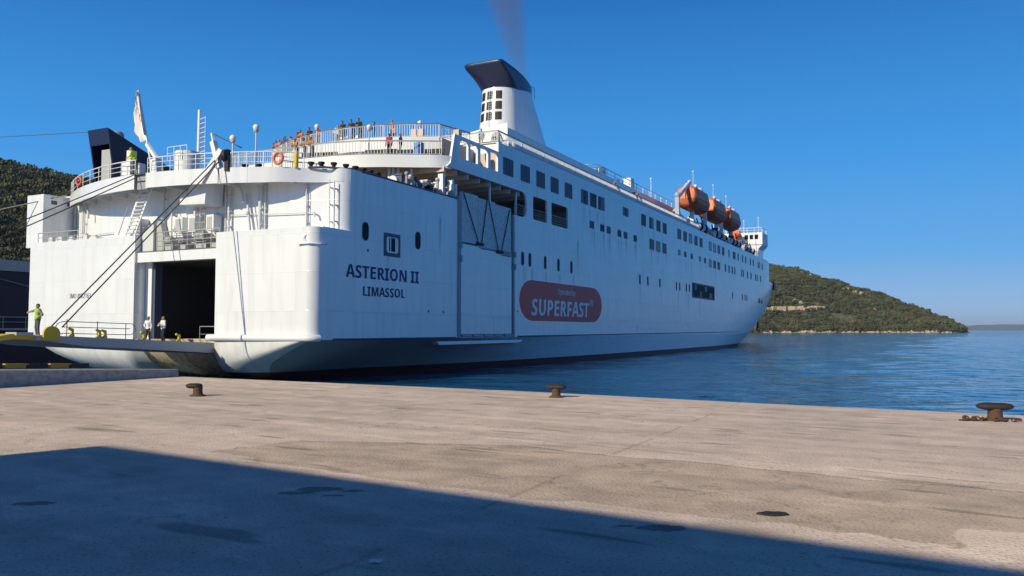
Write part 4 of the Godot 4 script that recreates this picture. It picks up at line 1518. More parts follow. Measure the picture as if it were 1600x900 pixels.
func build_decks(P: Node3D):
	# mooring deck: ceiling, after bulkhead, inner walls
	var s := Shape.new()
	var edge = []
	for e in TERRACE: edge.append([e[0] * 0.998, e[1] - 0.05])
	deck_fan(s, edge, 16.42, -45.0)
	part("mooring_deck_ceiling", s, M.beige, P)
	var b := Shape.new()
	b.span(Vector3(-13.2, 14.0, -42.0), Vector3(13.25, 16.4, -42.2))
	b.span(Vector3(6.5, 14.0, -20.0), Vector3(6.7, 16.4, -42.0))
	b.span(Vector3(-6.7, 14.0, -18.0), Vector3(-6.5, 16.4, -42.0))
	b.span(Vector3(-6.5, 14.0, -18.0), Vector3(6.7, 16.4, -18.2))
	part("mooring_deck_wall", b, M.pipe_white, P)
	for i in 9:
		var bm := Shape.new()
		var z = -15.6 - i * 1.9
		bm.span(Vector3(7.0, 16.0, z), Vector3(13.2, 16.4, z - 0.12))
		part("deck_beam", bm, M.beige if i < 2 else M.pipe_white, P)
	for q in [[9.0, -14.2], [9.25, -14.4], [9.6, -14.6], [10.5, -15.1], [12.8, -16.3], [12.9, -23.7], [12.9, -28.8]]:
		var pi := Shape.new()
		pi.cone(Vector3(q[0], 14.0, q[1]), Vector3(q[0], 16.4, q[1]), 0.11, 0.11, 8)
		part("pillar", pi, M.deck_white, P)
	# terrace deck: white bulwark band, deck, railing
	var t := Shape.new()
	t.grid(strip(TERRACE, 16.3, 17.3))
	t.grid(strip(TERRACE, 16.3, 17.3, 0.15))
	part("terrace_bulwark", t, M.deck_white, P)
	var td := Shape.new()
	deck_fan(td, edge, 17.28, -24.0)
	part("terrace_deck", td, M.deck_grey, P)
	var tr := Shape.new()
	var pts = []
	for e in TERRACE.slice(1): pts.append(Vector3(e[0], 17.3, e[1] - 0.08))
	tr.rail(pts, 1.05, [0.08], 1.5, 0.025, 0.24)
	part("terrace_railing", tr, M.deck_white, P)
	var hb := Shape.new()
	var top = []
	for p in pts: top.append(p + Vector3(0, 1.1, 0))
	hb.tube(top, 0.05, 6)
	part("terrace_handrail", hb, M.grey_steel, P)
	# upper deck
	var u := Shape.new()
	u.grid(strip(UPPER, 18.55, 19.62)); u.grid(strip(UPPER, 18.55, 19.62, 0.12))
	u.grid(strip(UPPER, 17.28, 18.6, 0.7))
	part("upper_bulwark", u, M.deck_white, P)
	var ud := Shape.new()
	deck_fan(ud, UPPER, 18.6, -36.0)
	deck_fan(ud, UPPER, 19.6, -36.0)
	part("upper_deck", ud, M.deck_white, P)
	var ur := Shape.new()
	pts = [Vector3(11.6, 19.6, -22.5)]
	for e in UPPER: pts.append(Vector3(e[0], 19.6, e[1] - 0.08))
	ur.rail(pts, 1.05, [0.08], 1.4, 0.028, 0.2)
	part("upper_railing", ur, M.deck_white, P)
	var uh := Shape.new()
	top = []
	for p in pts: top.append(p + Vector3(0, 1.1, 0))
	uh.tube(top, 0.055, 6)
	part("upper_handrail", uh, M.wood_rail, P)
	# side wing of the upper deck behind the starboard corner
	var uw := Shape.new()
	uw.span(Vector3(10.9, 17.3, -18.7), Vector3(11.1, 19.55, -24.0))
	uw.span(Vector3(6.0, 17.28, -24.2), Vector3(13.28, 19.2, -24.35))
	part("wing_wall", uw, M.beige, P)
	# things on the terraces: dark slatted benches, bins, boxes
	for q in [[6.4, 9.0, -14.3], [10.2, 12.4, -16.0], [1.0, 4.0, -12.9]]:
		var bn := Shape.new()
		bn.bar(Vector3(q[0], 17.72, q[2]), Vector3(q[1], 17.72, q[2] - (q[1] - q[0]) * 0.3), 0.45, 0.07)
		bn.bar(Vector3(q[0], 17.95, q[2] - 0.25), Vector3(q[1], 17.95, q[2] - 0.25 - (q[1] - q[0]) * 0.3), 0.06, 0.4)
		for k in 3:
			var p = Vector3(q[0], 17.3, q[2]).lerp(Vector3(q[1], 17.3, q[2] - (q[1] - q[0]) * 0.3), k / 2.0)
			bn.span(p - Vector3(0.05, 0, 0.2), p + Vector3(0.05, 0.4, 0.2))
		part("bench", bn, M.black, P)
	var bin := Shape.new()
	bin.span(Vector3(10.75, 17.3, -15.0), Vector3(11.4, 18.4, -15.6))
	part("locker", bin, M.blue_plastic, P)
	for q in [[8.2, -19.0, 0.5, 1.0], [8.8, -19.2, 0.5, 1.0], [11.6, -20.4, 0.5, 0.9], [2.0, -17.6, 0.9, 0.7], [3.1, -17.7, 0.7, 0.7]]:
		var bx := Shape.new()
		bx.box(Vector3(q[0], 19.6 + q[3] * 0.5, q[1]), Vector3(q[2], q[3], 0.5))
		part("deck_box", bx, M.beige if q[0] > 5 else M.deck_white, P)
	# poop deck railing in three runs, with balusters towards the starboard quarter
	var run = func(x0: float, x1: float, called: String):
		var r := Shape.new()
		var p = []
		for i in 9:
			var x = lerpf(x0, x1, i / 8.0)
			p.append(Vector3(x, 14.02, deck_edge(x) - 0.1))
		r.rail(p, 1.0, [0.35, 0.68], 1.15, 0.032)
		part(called, r, M.deck_white, P)
	run.call(-12.6, -0.6, "poop_railing"); run.call(0.6, 5.8, "poop_railing"); run.call(6.9, 11.0, "poop_railing")
	var ir := Shape.new()
	ir.rail([Vector3(7.4, 14.0, -3.6), Vector3(8.9, 14.0, -5.6), Vector3(8.6, 14.0, -8.4)], 1.2, [0.15], 1.2, 0.03, 0.16)
	part("inner_railing", ir, M.deck_white, P)
	# black fairlead rollers along the quarter
	for q in [[11.4, -2.2], [12.0, -2.5], [12.6, -3.0], [12.95, -3.8], [13.1, -4.6], [13.15, -5.4], [13.15, -6.2], [13.15, -7.0], [7.0, -0.9], [7.9, -1.2]]:
		var f := Shape.new()
		f.lathe(Vector3(q[0], 14.05, q[1]), [Vector2(0.12, 0), Vector2(0.12, 0.16), Vector2(0.2, 0.26), Vector2(0.23, 0.33), Vector2(0.2, 0.38), Vector2(0.01, 0.4)], 12)
		part("roller", f, M.black, P)
	var cap := Shape.new()   # dark rolled edge of the quarter bulwark
	var cp = []
	for q in [[11.3, -2.05], [12.4, -2.55], [13.1, -3.4], [13.48, -4.9], [13.48, -9.0], [13.48, -17.2]]: cp.append(Vector3(q[0], 14.06, q[1]))
	cap.tube(cp, 0.07, 6)
	part("bulwark_cap", cap, M.frame_blue, P)
	# winches, chocks, boxes and machinery along the open mooring deck
	rng.seed = 19
	for i in 26:
		var w := Shape.new()
		var z = -10.3 - i * 0.27
		var x = 12.95 - rng.randf() * 0.9
		var hgt = rng.randf_range(0.45, 1.1) + 0.4 * i / 26.0
		var k = i % 4
		if k == 0:
			w.cone(Vector3(x, 14.5, z), Vector3(x, 14.5, z - 0.5), 0.38, 0.38, 12); w.span(Vector3(x - 0.2, 14, z), Vector3(x + 0.2, 14.4, z - 0.5))
		elif k == 1:
			w.span(Vector3(x - 0.25, 14.0, z), Vector3(x + 0.25, 14.0 + hgt, z - 0.32)); w.box(Vector3(x, 14.05 + hgt, z - 0.16), Vector3(0.7, 0.1, 0.45))
		elif k == 2:
			w.cone(Vector3(x, 14.0, z), Vector3(x, 14.0 + hgt, z), 0.1, 0.1, 8); w.ball(Vector3(x, 14.1 + hgt, z), Vector3(0.18, 0.18, 0.18))
		else:
			w.cone(Vector3(x - 0.2, 14.3, z), Vector3(x + 0.4, 14.3, z), 0.26, 0.26, 12); w.cone(Vector3(x + 0.4, 14.3, z), Vector3(x + 0.45, 14.3, z), 0.36, 0.36, 12)
		part("mooring_winch" if k != 1 else "control_stand", w, [M.deck_white, M.frame_blue, M.grey_steel, M.deck_white, M.pale_grey, M.navy_dark, M.pipe_white][i % 7], P)
	for i in 5:
		var w := Shape.new()
		w.lathe(Vector3(11.2 - i * 0.3, 14.0, -9.5 - i * 1.7), [Vector2(0.3, 0), Vector2(0.3, 0.6), Vector2(0.42, 0.72), Vector2(0.42, 0.86), Vector2(0.02, 0.9)], 10)
		part("bitt", w, M.black, P)
	for q in [[15.2, 1.7], [16.6, 1.5], [17.1, 1.2]]:
		var w := Shape.new()
		w.span(Vector3(12.9, 14.05, -q[0]), Vector3(13.35, 14.05 + q[1], -q[0] - 0.3))
		part("ramp_post", w, M.deck_white, P)
	# casing decks forward
	var pr := Shape.new()
	pr.span(Vector3(-13.3, 20.0, -24.3), Vector3(13.3, 20.08, -158.0))
	part("promenade_deck", pr, M.deck_grey, P)
	var ca := Shape.new()
	ca.span(Vector3(-9.0, 20.08, -35.0), Vector3(9.0, 24.25, -101.0))
	part("casing", ca, M.hull_white, P)
	var cw := Shape.new()   # low white screen at the casing's after end
	cw.prism(PackedVector2Array([Vector2(2.0, 23.9), Vector2(9.0, 24.75), Vector2(9.0, 23.0), Vector2(2.0, 23.0)]), Transform3D(Basis.IDENTITY, Vector3(0, 0, -34.9)), 0.12)
	part("screen", cw, M.deck_white, P)
	var rr := Shape.new()
	var l = [Vector3(7.0, 20.15, -24.35), Vector3(13.35, 20.15, -24.35), Vector3(13.35, 20.15, -60.0), Vector3(13.35, 20.15, -97.0)]
	rr.rail(l, 0.95, [0.1], 1.6, 0.03, 0.22)
	part("promenade_railing", rr, M.deck_white, P)
	var kick := Shape.new()
	kick.span(Vector3(13.2, 20.1, -27.5), Vector3(13.28, 20.8, -97.0))
	part("windbreak", kick, M.deck_white, P)
	var rh := Shape.new()
	var hl = []
	for p in l: hl.append(p + Vector3(0, 1.0, 0))
	for i in hl.size() - 1: rh.tube([hl[i], hl[i + 1]], 0.055, 6)
	part("promenade_handrail", rh, M.grey_steel, P)
	var fan := Shape.new()
	fan.ball(Vector3(12.6, 20.75, -25.6), Vector3(0.5, 0.62, 0.6), 10, 8)
	part("covered_winch", fan, M.pale_grey, P)

func funnel_ring(ya: float, yf: float, hw: float, za: float, zf: float, square: float) -> Array:
	# rounded after end at za, sides tapering to a narrow forward end at zf; height runs from ya aft to yf forward
	var o = []
	for i in 33:
		var t = PI * i / 32.0
		o.append(Vector3(sign(cos(t)) * pow(abs(cos(t)), square) * hw, ya, za - hw * square + pow(sin(t), square) * hw * square))
	for side in [-1.0, 1.0]:
		for i in 12:
			var q = (i + 1) / 12.0 if side < 0 else 1.0 - i / 12.0
			o.append(Vector3(side * hw * (1.0 - 0.45 * pow(q, 2.5)), lerpf(ya, yf, q), lerpf(za - hw * square, zf, q)))
	return o

func build_funnel(P: Node3D):
	var o = Node3D.new()
	o.name = "funnel"
	o.position.x = 0.8
	P.add_child(o)
	var s := Shape.new()
	var rows = []
	var rg = func(k: float) -> Array: return funnel_ring(lerpf(24.2, 32.7, k), lerpf(24.2, 33.9, k), lerpf(2.75, 2.3, k), lerpf(-46.0, -46.8, k), lerpf(-62.0, -55.0, k), 1.0)
	for i in 7: rows.append(rg.call(i / 6.0))
	s.grid(rows, true)
	part("funnel_casing", s, M.hull_white, o)
	# the twelve dark openings of the after face
	for row in 3:
		for c in 4:
			var w := Shape.new()
			var a = []
			for y in [28.65 + row * 1.3, 29.65 + row * 1.3]:
				var k = (y - 24.2) / 8.5
				var hw = lerpf(2.75, 2.3, k) + 0.03
				var za = lerpf(-46.0, -46.8, k) + 0.03
				var l = []
				for i in 5:
					var t = PI * (0.33 + c * 0.155 + 0.105 * i / 4.0)
					l.append(Vector3(cos(t) * hw, y, za - hw + sin(t) * hw))
				a.append(l)
			w.grid(a)
			w.grid([a[0], a[0].map(func(p): return p + Vector3(0, 0, -0.15))], false, false)
			part("funnel_opening", w, M.black, o)
	var ld := Shape.new()
	for sx in [-0.25, 0.1]: ld.tube([Vector3(sx, 24.4, -45.85), Vector3(sx, 32.5, -46.6)], 0.03, 4)
	for i in 26:
		var y = 24.6 + i * 0.3
		ld.tube([Vector3(-0.25, y, -45.85 - (y - 24.4) * 0.093), Vector3(0.1, y, -45.85 - (y - 24.4) * 0.093)], 0.02, 4)
	part("ladder", ld, M.pipe_white, o)
	# navy cap: a visor that sweeps out aft to a flat rim
	var cap := Shape.new()
	rows = []
	for q in [[32.7, 33.9, 2.32, -46.78, -55.0, 1.0], [33.4, 34.0, 2.4, -46.1, -55.1, 0.9], [34.0, 34.2, 2.45, -45.3, -55.0, 0.7], [34.55, 34.5, 2.55, -44.4, -54.9, 0.4], [34.95, 34.7, 2.58, -44.2, -54.7, 0.35], [35.1, 34.8, 2.5, -44.3, -54.5, 0.35]]:
		rows.append(funnel_ring(q[0], q[1], q[2], q[3], q[4], q[5]))
	cap.grid(rows, true)
	cap.flat()
	var lid = rows[-1]
	for i in 28: cap.quad(lid[i], lid[i + 1], lid[55 - i], lid[56 - i])
	part("funnel_cap", cap, M.navy, o)
	var lr := Shape.new()
	lr.rail([Vector3(1.2, 33.4, -55.2), Vector3(1.2, 33.4, -56.2)], 1.5, [0.4, 0.8, 1.2], 0.9, 0.03)
	part("cap_rail", lr, M.navy_dark, o)
	for x in [-0.4, 0.9]:
		var ex := Shape.new()
		ex.cone(Vector3(x, 34.0, -51.0), Vector3(x, 35.5, -51.3), 0.4, 0.4, 12)
		part("exhaust_pipe", ex, M.black, o)

func build_top(P: Node3D):
	# roof edge rail, posts and boxes on the casing
	var r := Shape.new()
	r.rail([Vector3(6.0, 24.25, -60.0), Vector3(8.6, 24.25, -62.0), Vector3(8.6, 24.25, -100.0)], 1.1, [0.55], 3.2, 0.05)
	part("casing_railing", r, M.deck_white, P)
	for q in [[64.0, 0.9, 1.2], [75.5, 1.6, 1.7], [70.0, 0.6, 0.5]]:
		var b := Shape.new()
		b.span(Vector3(7.4, 24.25, -q[0]), Vector3(8.5, 24.25 + q[2], -q[0] - q[1]))
		part("roof_box", b, M.deck_white, P)
	# masts and whip antennas
	for q in [[8.5, 24.25, 85.5, 27.6, 0.07], [9.0, 24.0, 110.0, 33.0, 0.07], [9.0, 24.0, 126.0, 33.0, 0.06], [9.0, 24.0, 138.0, 32.5, 0.06], [6.0, 25.6, 152.0, 28.6, 0.08], [10.0, 25.6, 152.0, 28.8, 0.08], [13.4, 25.6, 151.0, 29.2, 0.08]]:
		var a := Shape.new()
		a.tube([Vector3(q[0], q[1], -q[2]), Vector3(q[0], q[3], -q[2])], q[4], 6, q[4] * 0.5)
		a.ball(Vector3(q[0], q[3] - 0.2, -q[2]), Vector3(0.14, 0.2, 0.14))
		part("antenna", a, M.deck_white, P)
	# lifeboat davits
	for u in [86.5, 104.5, 117.5]:
		for k in [0.0, 9.0]:
			var dv := Shape.new()
			var z = -(u + k)
			dv.bar(Vector3(12.4, 20.1, z), Vector3(12.4, 24.6, z), 0.6, 0.6)
			dv.bar(Vector3(12.3, 24.2, z), Vector3(12.6, 27.9, z - 7.0 if k == 0.0 else z - 2.0), 0.45, 0.6)
			dv.ball(Vector3(12.4, 24.7, z), Vector3(0.5, 0.5, 0.5))
			dv.bar(Vector3(12.6, 27.9, z - (7.0 if k == 0.0 else 2.0)), Vector3(12.6, 26.4, z - (7.0 if k == 0.0 else 2.0)), 0.15, 0.15)
			dv.bar(Vector3(11.9, 22.4, z), Vector3(13.4, 20.3, z - 3.0), 0.5, 0.5)
			part("davit", dv, M.deck_white, P)
	# life raft canisters and gear along the boat deck edge
	rng.seed = 8
	for i in 15:
		var c := Shape.new()
		var z = -(96.5 + i * 3.6 + rng.randf_range(-0.8, 0.8))
		if i % 4 == 2: continue
		c.cone(Vector3(13.15, 20.9, z), Vector3(13.15, 20.9, z - 1.3), 0.62, 0.62, 12)
		c.ball(Vector3(13.15, 20.9, z), Vector3(0.62, 0.62, 0.3)); c.ball(Vector3(13.15, 20.9, z - 1.3), Vector3(0.62, 0.62, 0.3))
		part("raft_canister", c, M.deck_white, P)
		var g := Shape.new()
		g.span(Vector3(12.4, 20.1, z - 1.9), Vector3(13.4, 21.0 + rng.randf() * 1.2, z - 2.5))
		g.bar(Vector3(13.3, 20.1, z - 1.4), Vector3(12.2, 22.4 + rng.randf(), z - 3.0), 0.18, 0.18)
		part("raft_cradle", g, M.navy_dark if i % 2 else M.grey_steel, P)
	var br := Shape.new()
	br.rail([Vector3(13.3, 20.1, -97.0), Vector3(13.3, 20.1, -150.0)], 1.1, [0.4, 0.75], 1.8, 0.05)
	part("boat_deck_railing", br, M.grey_steel, P)
	var hs := Shape.new()
	hs.span(Vector3(-10.5, 20.08, -101.0), Vector3(10.2, 23.0, -149.0))
	part("boat_deck_house", hs, M.pipe_white, P)
	# bridge with its wing out to the side
	var bg := Shape.new()
	bg.span(Vector3(-14.4, 22.9, -150.0), Vector3(14.4, 25.6, -157.0))
	var o = part("bridge", bg, M.deck_white, P)
	for x in [10.9, 12.0, 13.1]:
		var w := Shape.new()
		w.box(Vector3(x, 24.6, -149.97), Vector3(0.75, 1.0, 0.05))
		part("window", w, M.window_glass, o)
	var lw := Shape.new()
	lw.prism(PackedVector2Array([Vector2(10.5, 22.9), Vector2(14.4, 22.9), Vector2(13.45, 21.9), Vector2(13.3, 20.2), Vector2(10.5, 20.2)]), Transform3D(Basis.IDENTITY, Vector3(0, 0, -156.8)), 6.6)
	part("wing_support", lw, M.hull_white, o)
	var rl := Shape.new()
	rl.rail([Vector3(0, 25.6, -150.2), Vector3(14.2, 25.6, -150.2), Vector3(14.2, 25.6, -156.8)], 1.1, [0.55], 1.5, 0.05)
	part("bridge_railing", rl, M.deck_white, o)
	# forecastle bulwark gear seen past the side
	var wg := Shape.new()
	wg.span(Vector3(hull_x(178, 14) - 0.2, 14.0, -178.0), Vector3(hull_x(178, 14) + 0.5, 15.9, -181.0))
	part("bow_platform", wg, M.navy_dark, P)

func build_loose(P: Node3D):
	# lamps on posts (fixed to the ship)
	for q in [[8.3, 14.0, -0.5, 16.65], [7.0, 14.0, 0.2, 15.95], [3.6, 17.3, -11.95, 19.8], [7.85, 17.3, -13.1, 19.55], [7.8, 19.6, -20.4, 21.55]]:
		var p := Shape.new()
		p.tube([Vector3(q[0], q[1], q[2]), Vector3(q[0], q[3] - 0.2, q[2])], 0.05, 6)
		p.cone(Vector3(q[0], q[3] - 0.3, q[2]), Vector3(q[0], q[3] - 0.15, q[2]), 0.12, 0.2, 8)
		var o = part("deck_lamp", p, M.pipe_white, P)
		var g := Shape.new()
		g.ball(Vector3(q[0], q[3], q[2]), Vector3(0.21, 0.21, 0.21), 12, 10)
		part("globe", g, M.globe, o)
	# ensign staff
	var st := Shape.new()
	st.tube([Vector3(-1.5, 14.0, -0.9), Vector3(-3.0, 20.6, -0.6)], 0.1, 6, 0.06)
	var fs = part("flag_staff", st, M.deck_white, P)
	var fl := Shape.new()
	var rows = []
	for i in 9:
		var k = i / 8.0
		var root_ = Vector3(-2.95, 20.5, -0.6).lerp(Vector3(-2.25, 17.3, -0.75), k)
		var row = []
		for j in 7:
			var q = j / 6.0
			var wdt = 0.5 * smoothstep(-0.05, 0.7, k) * (1.0 - 0.5 * smoothstep(0.75, 1.0, k)) * (1.0 + 0.18 * sin(k * 19.0)) + 0.05
			row.append(root_ + Vector3(-wdt * q * 1.7 + 0.08, -0.75 * q * (0.4 + 0.5 * k) + 0.12 * sin(q * 9.0) * k, 0.2 * sin(q * 9.0 + k * 2.0) + 0.08))
		rows.append(row)
	fl.grid(rows)
	part("flag", fl, M.flag_cloth, fs)
	var cr := Shape.new()
	cr.grid([[rows[4][1] + Vector3(0, 0, 0.07), rows[4][3] + Vector3(0, 0, 0.07)], [rows[5][1] + Vector3(0, 0.25, 0.07), rows[5][3] + Vector3(0, 0.25, 0.07)]])
	part("flag_emblem", cr, M.sign_red, fs)
	# mast with rungs, tank, davit arms on the poop deck
	var ma := Shape.new()
	ma.tube([Vector3(-7.3, 14.0, -10.0), Vector3(-7.3, 22.0, -10.0)], 0.2, 8, 0.12)
	for i in 10: ma.bar(Vector3(-7.25, 17.6 + i * 0.4, -10.0), Vector3(-6.55, 17.7 + i * 0.4, -10.0), 0.04, 0.04)
	ma.tube([Vector3(-6.6, 17.4, -10.0), Vector3(-6.6, 21.4, -10.0)], 0.025, 4)
	part("light_mast", ma, M.deck_white, P)
	var tk := Shape.new()
	tk.cone(Vector3(-4.05, 15.6, -6.0), Vector3(-4.05, 17.3, -6.0), 0.95, 0.95, 20)
	tk.cone(Vector3(-4.05, 14.0, -6.0), Vector3(-4.05, 15.6, -6.0), 0.7, 0.7, 14)
	tk.rail([Vector3(-5.1, 16.6, -5.0), Vector3(-3.0, 16.6, -5.0)], 1.0, [0.5], 0.7, 0.03)
	part("tank", tk, M.deck_white, P)
	var sh := Shape.new()
	sh.bar(Vector3(6.2, 14.0, 0.5), Vector3(5.6, 15.8, 0.5), 0.35, 0.3)
	sh.bar(Vector3(5.7, 15.6, 0.5), Vector3(5.35, 16.4, 0.4), 0.14, 0.14)
	sh.bar(Vector3(5.0, 13.1, deck_edge(5.4) + 0.1), Vector3(6.3, 15.2, deck_edge(6.0) - 0.2), 0.4, 0.3)
	part("davit_arm", sh, M.deck_white, P)
	var sv := Shape.new()
	sv.cone(Vector3(6.5, 14.8, 0.35), Vector3(6.8, 14.8, 0.35), 0.42, 0.42, 14)
	sv.box(Vector3(6.75, 14.3, 0.3), Vector3(0.3, 1.0, 0.4))
	sv.bar(Vector3(5.35, 16.4, 0.4), Vector3(7.2, 15.4, -0.4), 0.06, 0.06)
	part("sheave", sv, M.black, P)
	var cr2 := Shape.new()
	cr2.bar(Vector3(0.9, 14.0, 0.9), Vector3(0.7, 15.0, 0.8), 0.6, 0.6)
	cr2.bar(Vector3(0.85, 15.0, 0.8), Vector3(-1.0, 16.4, 0.2), 0.2, 0.26)
	part("crane", cr2, M.deck_white, P)
	for q in [[-2.6, 0.9, 0.85, 1.1], [-1.1, 1.0, 0.4, 0.9], [-2.5, 0.6, 0.4, 2.0]]:
		var b := Shape.new()
		b.span(Vector3(q[0], 14.0, q[1]), Vector3(q[0] + q[2], 14.0 + q[3], q[1] - 0.5))
		part("deck_locker", b, M.deck_white, P)
	var yp := Shape.new()
	yp.cone(Vector3(10.7, 14.0, -1.6), Vector3(10.7, 15.0, -1.6), 0.14, 0.14, 8)
	part("hydrant", yp, M.yellow, P)
	# life rings hang on the railings
	for q in [[9.9, 14.55, deck_edge(9.9) + 0.08, "orange life ring hung on the poop rail near the starboard quarter"], [-8.6, 14.5, deck_edge(-8.6) + 0.08, "orange life ring hung on the poop rail at the port end"]]:
		var r := Shape.new()
		r.torus(Vector3.ZERO, Basis.IDENTITY, 0.36 if q[0] > 0 else 0.28, 0.085, 20, 8)
		var o = part("life_ring", r, M.orange_ring)
		o.transform = P.transform * Transform3D(Basis.IDENTITY, Vector3(q[0], q[1], q[2]))
		tag(o, q[3], "life ring", "life rings on the ferry's rails")
	# lifeboats in their davits
	var lab = ["largest looking orange lifeboat, nearest the funnel, bow end hung from the first davit", "middle orange lifeboat of the three on the starboard side", "farthest orange lifeboat, nearest the bridge"]
	var first: Node3D
	for i in 3:
		var o: Node3D
		if i == 0:
			o = thing("lifeboat", lab[0], "lifeboat", Vector3.ZERO, 0, "lifeboats along the ferry's side")
			lifeboat(o)
			first = o
		else:
			o = first.duplicate()
			o.name = "lifeboat_%03d" % i
			add_child(o, true)
			tag(o, lab[i], "lifeboat", "lifeboats along the ferry's side")
		o.transform = P.transform * Transform3D(Basis.IDENTITY, Vector3(12.4, 23.2, [-96.5, -110.0, -123.0][i]))
	var rb := thing("rescue_boat", "small orange rescue boat in front of the white bridge wing", "boat")
	rb.transform = P.transform * Transform3D(Basis.IDENTITY, Vector3(9.3, 23.9, -147.5))
	var h := Shape.new()
	var rws = []
	for j in 7:
		var t = PI * j / 6.0
		var row = []
		for i in 12:
			var a = TAU * i / 12
			row.append(Vector3(cos(a) * 1.1 * sin(t), 0.75 + (0.75 if sin(a) > 0 else 0.85) * sin(a) * pow(sin(t), 0.6), -2.2 * cos(t)))
		rws.append(row)
	h.grid(rws, true)
	part("hull", h, M.orange, rb)
	var cn := Shape.new()
	cn.box(Vector3(0, 1.5, 0.3), Vector3(1.5, 0.9, 1.6))
	part("canopy", cn, M.orange, rb)
	# mooring ropes
	var lines = [
		[P.transform * Vector3(-0.35, 14.0, 1.55), Vector3(-37.0, 0.6, -33.0), "dark mooring rope from the stern notch down to the left, upper of the pair", 0.036, "rope_dark"],
		[P.transform * Vector3(0.25, 13.9, 1.55), Vector3(-35.6, 0.5, -33.6), "dark mooring rope from the stern notch down to the left, lower of the pair", 0.036, "rope_dark"],
		[P.transform * Vector3(-12.4, 14.0, -1.9), Vector3(-70.0, 3.0, -52.0), "pale mooring rope from the ferry's port quarter out to the left", 0.045, "rope_pale"]]
	for q in lines:
		var r := Shape.new()
		var pts = []
		for i in 17:
			var k = i / 16.0
			pts.append(q[0].lerp(q[1], k) - Vector3(0, sin(PI * k) * 0.35, 0))
		r.tube(pts, q[3], 6)
		tag(part("mooring_rope", r, M[q[4]]), q[2], "rope", "mooring ropes of the ferry")

func lifeboat(o: Node3D):
	# stations along the boat: lower hull, then the faceted canopy; both ends blunt
	var sec = func(z: float, top: bool) -> Array:
		var e = clampf((5.0 - abs(z)) / 1.7, 0.0, 1.0)
		e = sqrt(1.0 - pow(1.0 - e, 2.0))
		var w = 1.85 * lerpf(0.72, 1.0, e)
		var keel = lerpf(0.8, 0.0, e)
		var r = []
		if top:
			var h = lerpf(3.3, 3.9, e)
			for q in [[1.0, 1.75], [1.0, 2.1], [0.82, lerpf(2.1, h, 0.8)], [0.5, h], [-0.5, h], [-0.82, lerpf(2.1, h, 0.8)], [-1.0, 2.1], [-1.0, 1.75]]: r.append(Vector3(q[0] * w, q[1], z - 0.25 * sign(z) * (q[1] - 1.75) * (1.0 - e)))
		else:
			for q in [[1.03, 1.75], [0.97, 1.2], [0.75, 0.55], [0.3, 0.12], [0.0, 0.0], [-0.3, 0.12], [-0.75, 0.55], [-0.97, 1.2], [-1.03, 1.75]]: r.append(Vector3(q[0] * w, keel + (q[1] / 1.75) * (1.75 - keel), z))
		return r
	for top in [false, true]:
		var s := Shape.new()
		var rows = []
		for z in [-5.0, -4.9, -4.6, -4.2, -3.7, -3.3, 0.0, 3.3, 3.7, 4.2, 4.6, 4.9, 5.0]: rows.append(sec.call(z, top))
		s.grid(rows, false, false)
		for e in [rows[0], rows[-1]]:
			for i in range(1, e.size() - 1): s.tri(e[0], e[i], e[i + 1])
		part("canopy" if top else "hull", s, M.orange if top else M.orange_hull, o)
	var st := Shape.new()
	st.box(Vector3(0, 1.75, 0), Vector3(3.84, 0.10, 6.6))
	part("gunwale", st, M.black, o)
	for z in [-4.1, 4.1]:
		var hk := Shape.new()
		hk.tube([Vector3(0, 3.2, z), Vector3(0, 4.6, z)], 0.09, 5)
		hk.bar(Vector3(0, 1.8, z * 1.235), Vector3(0, 3.2, z * 1.2), 0.16, 0.06)
		part("fall_hook", hk, M.black, o)
	var lt := Shape.new()
	lt.ball(Vector3(0.6, 3.9, -1.5), Vector3(0.7, 0.5, 0.7))
	part("steering_dome", lt, M.deck_white, o)
	for i in 5:
		var w := Shape.new()
		w.box(Vector3(1.70, 2.45, -3.0 + i * 1.5), Vector3(0.04, 0.35, 0.55), Basis(Vector3.BACK, 0.2))
		part("window", w, M.window_glass, o)

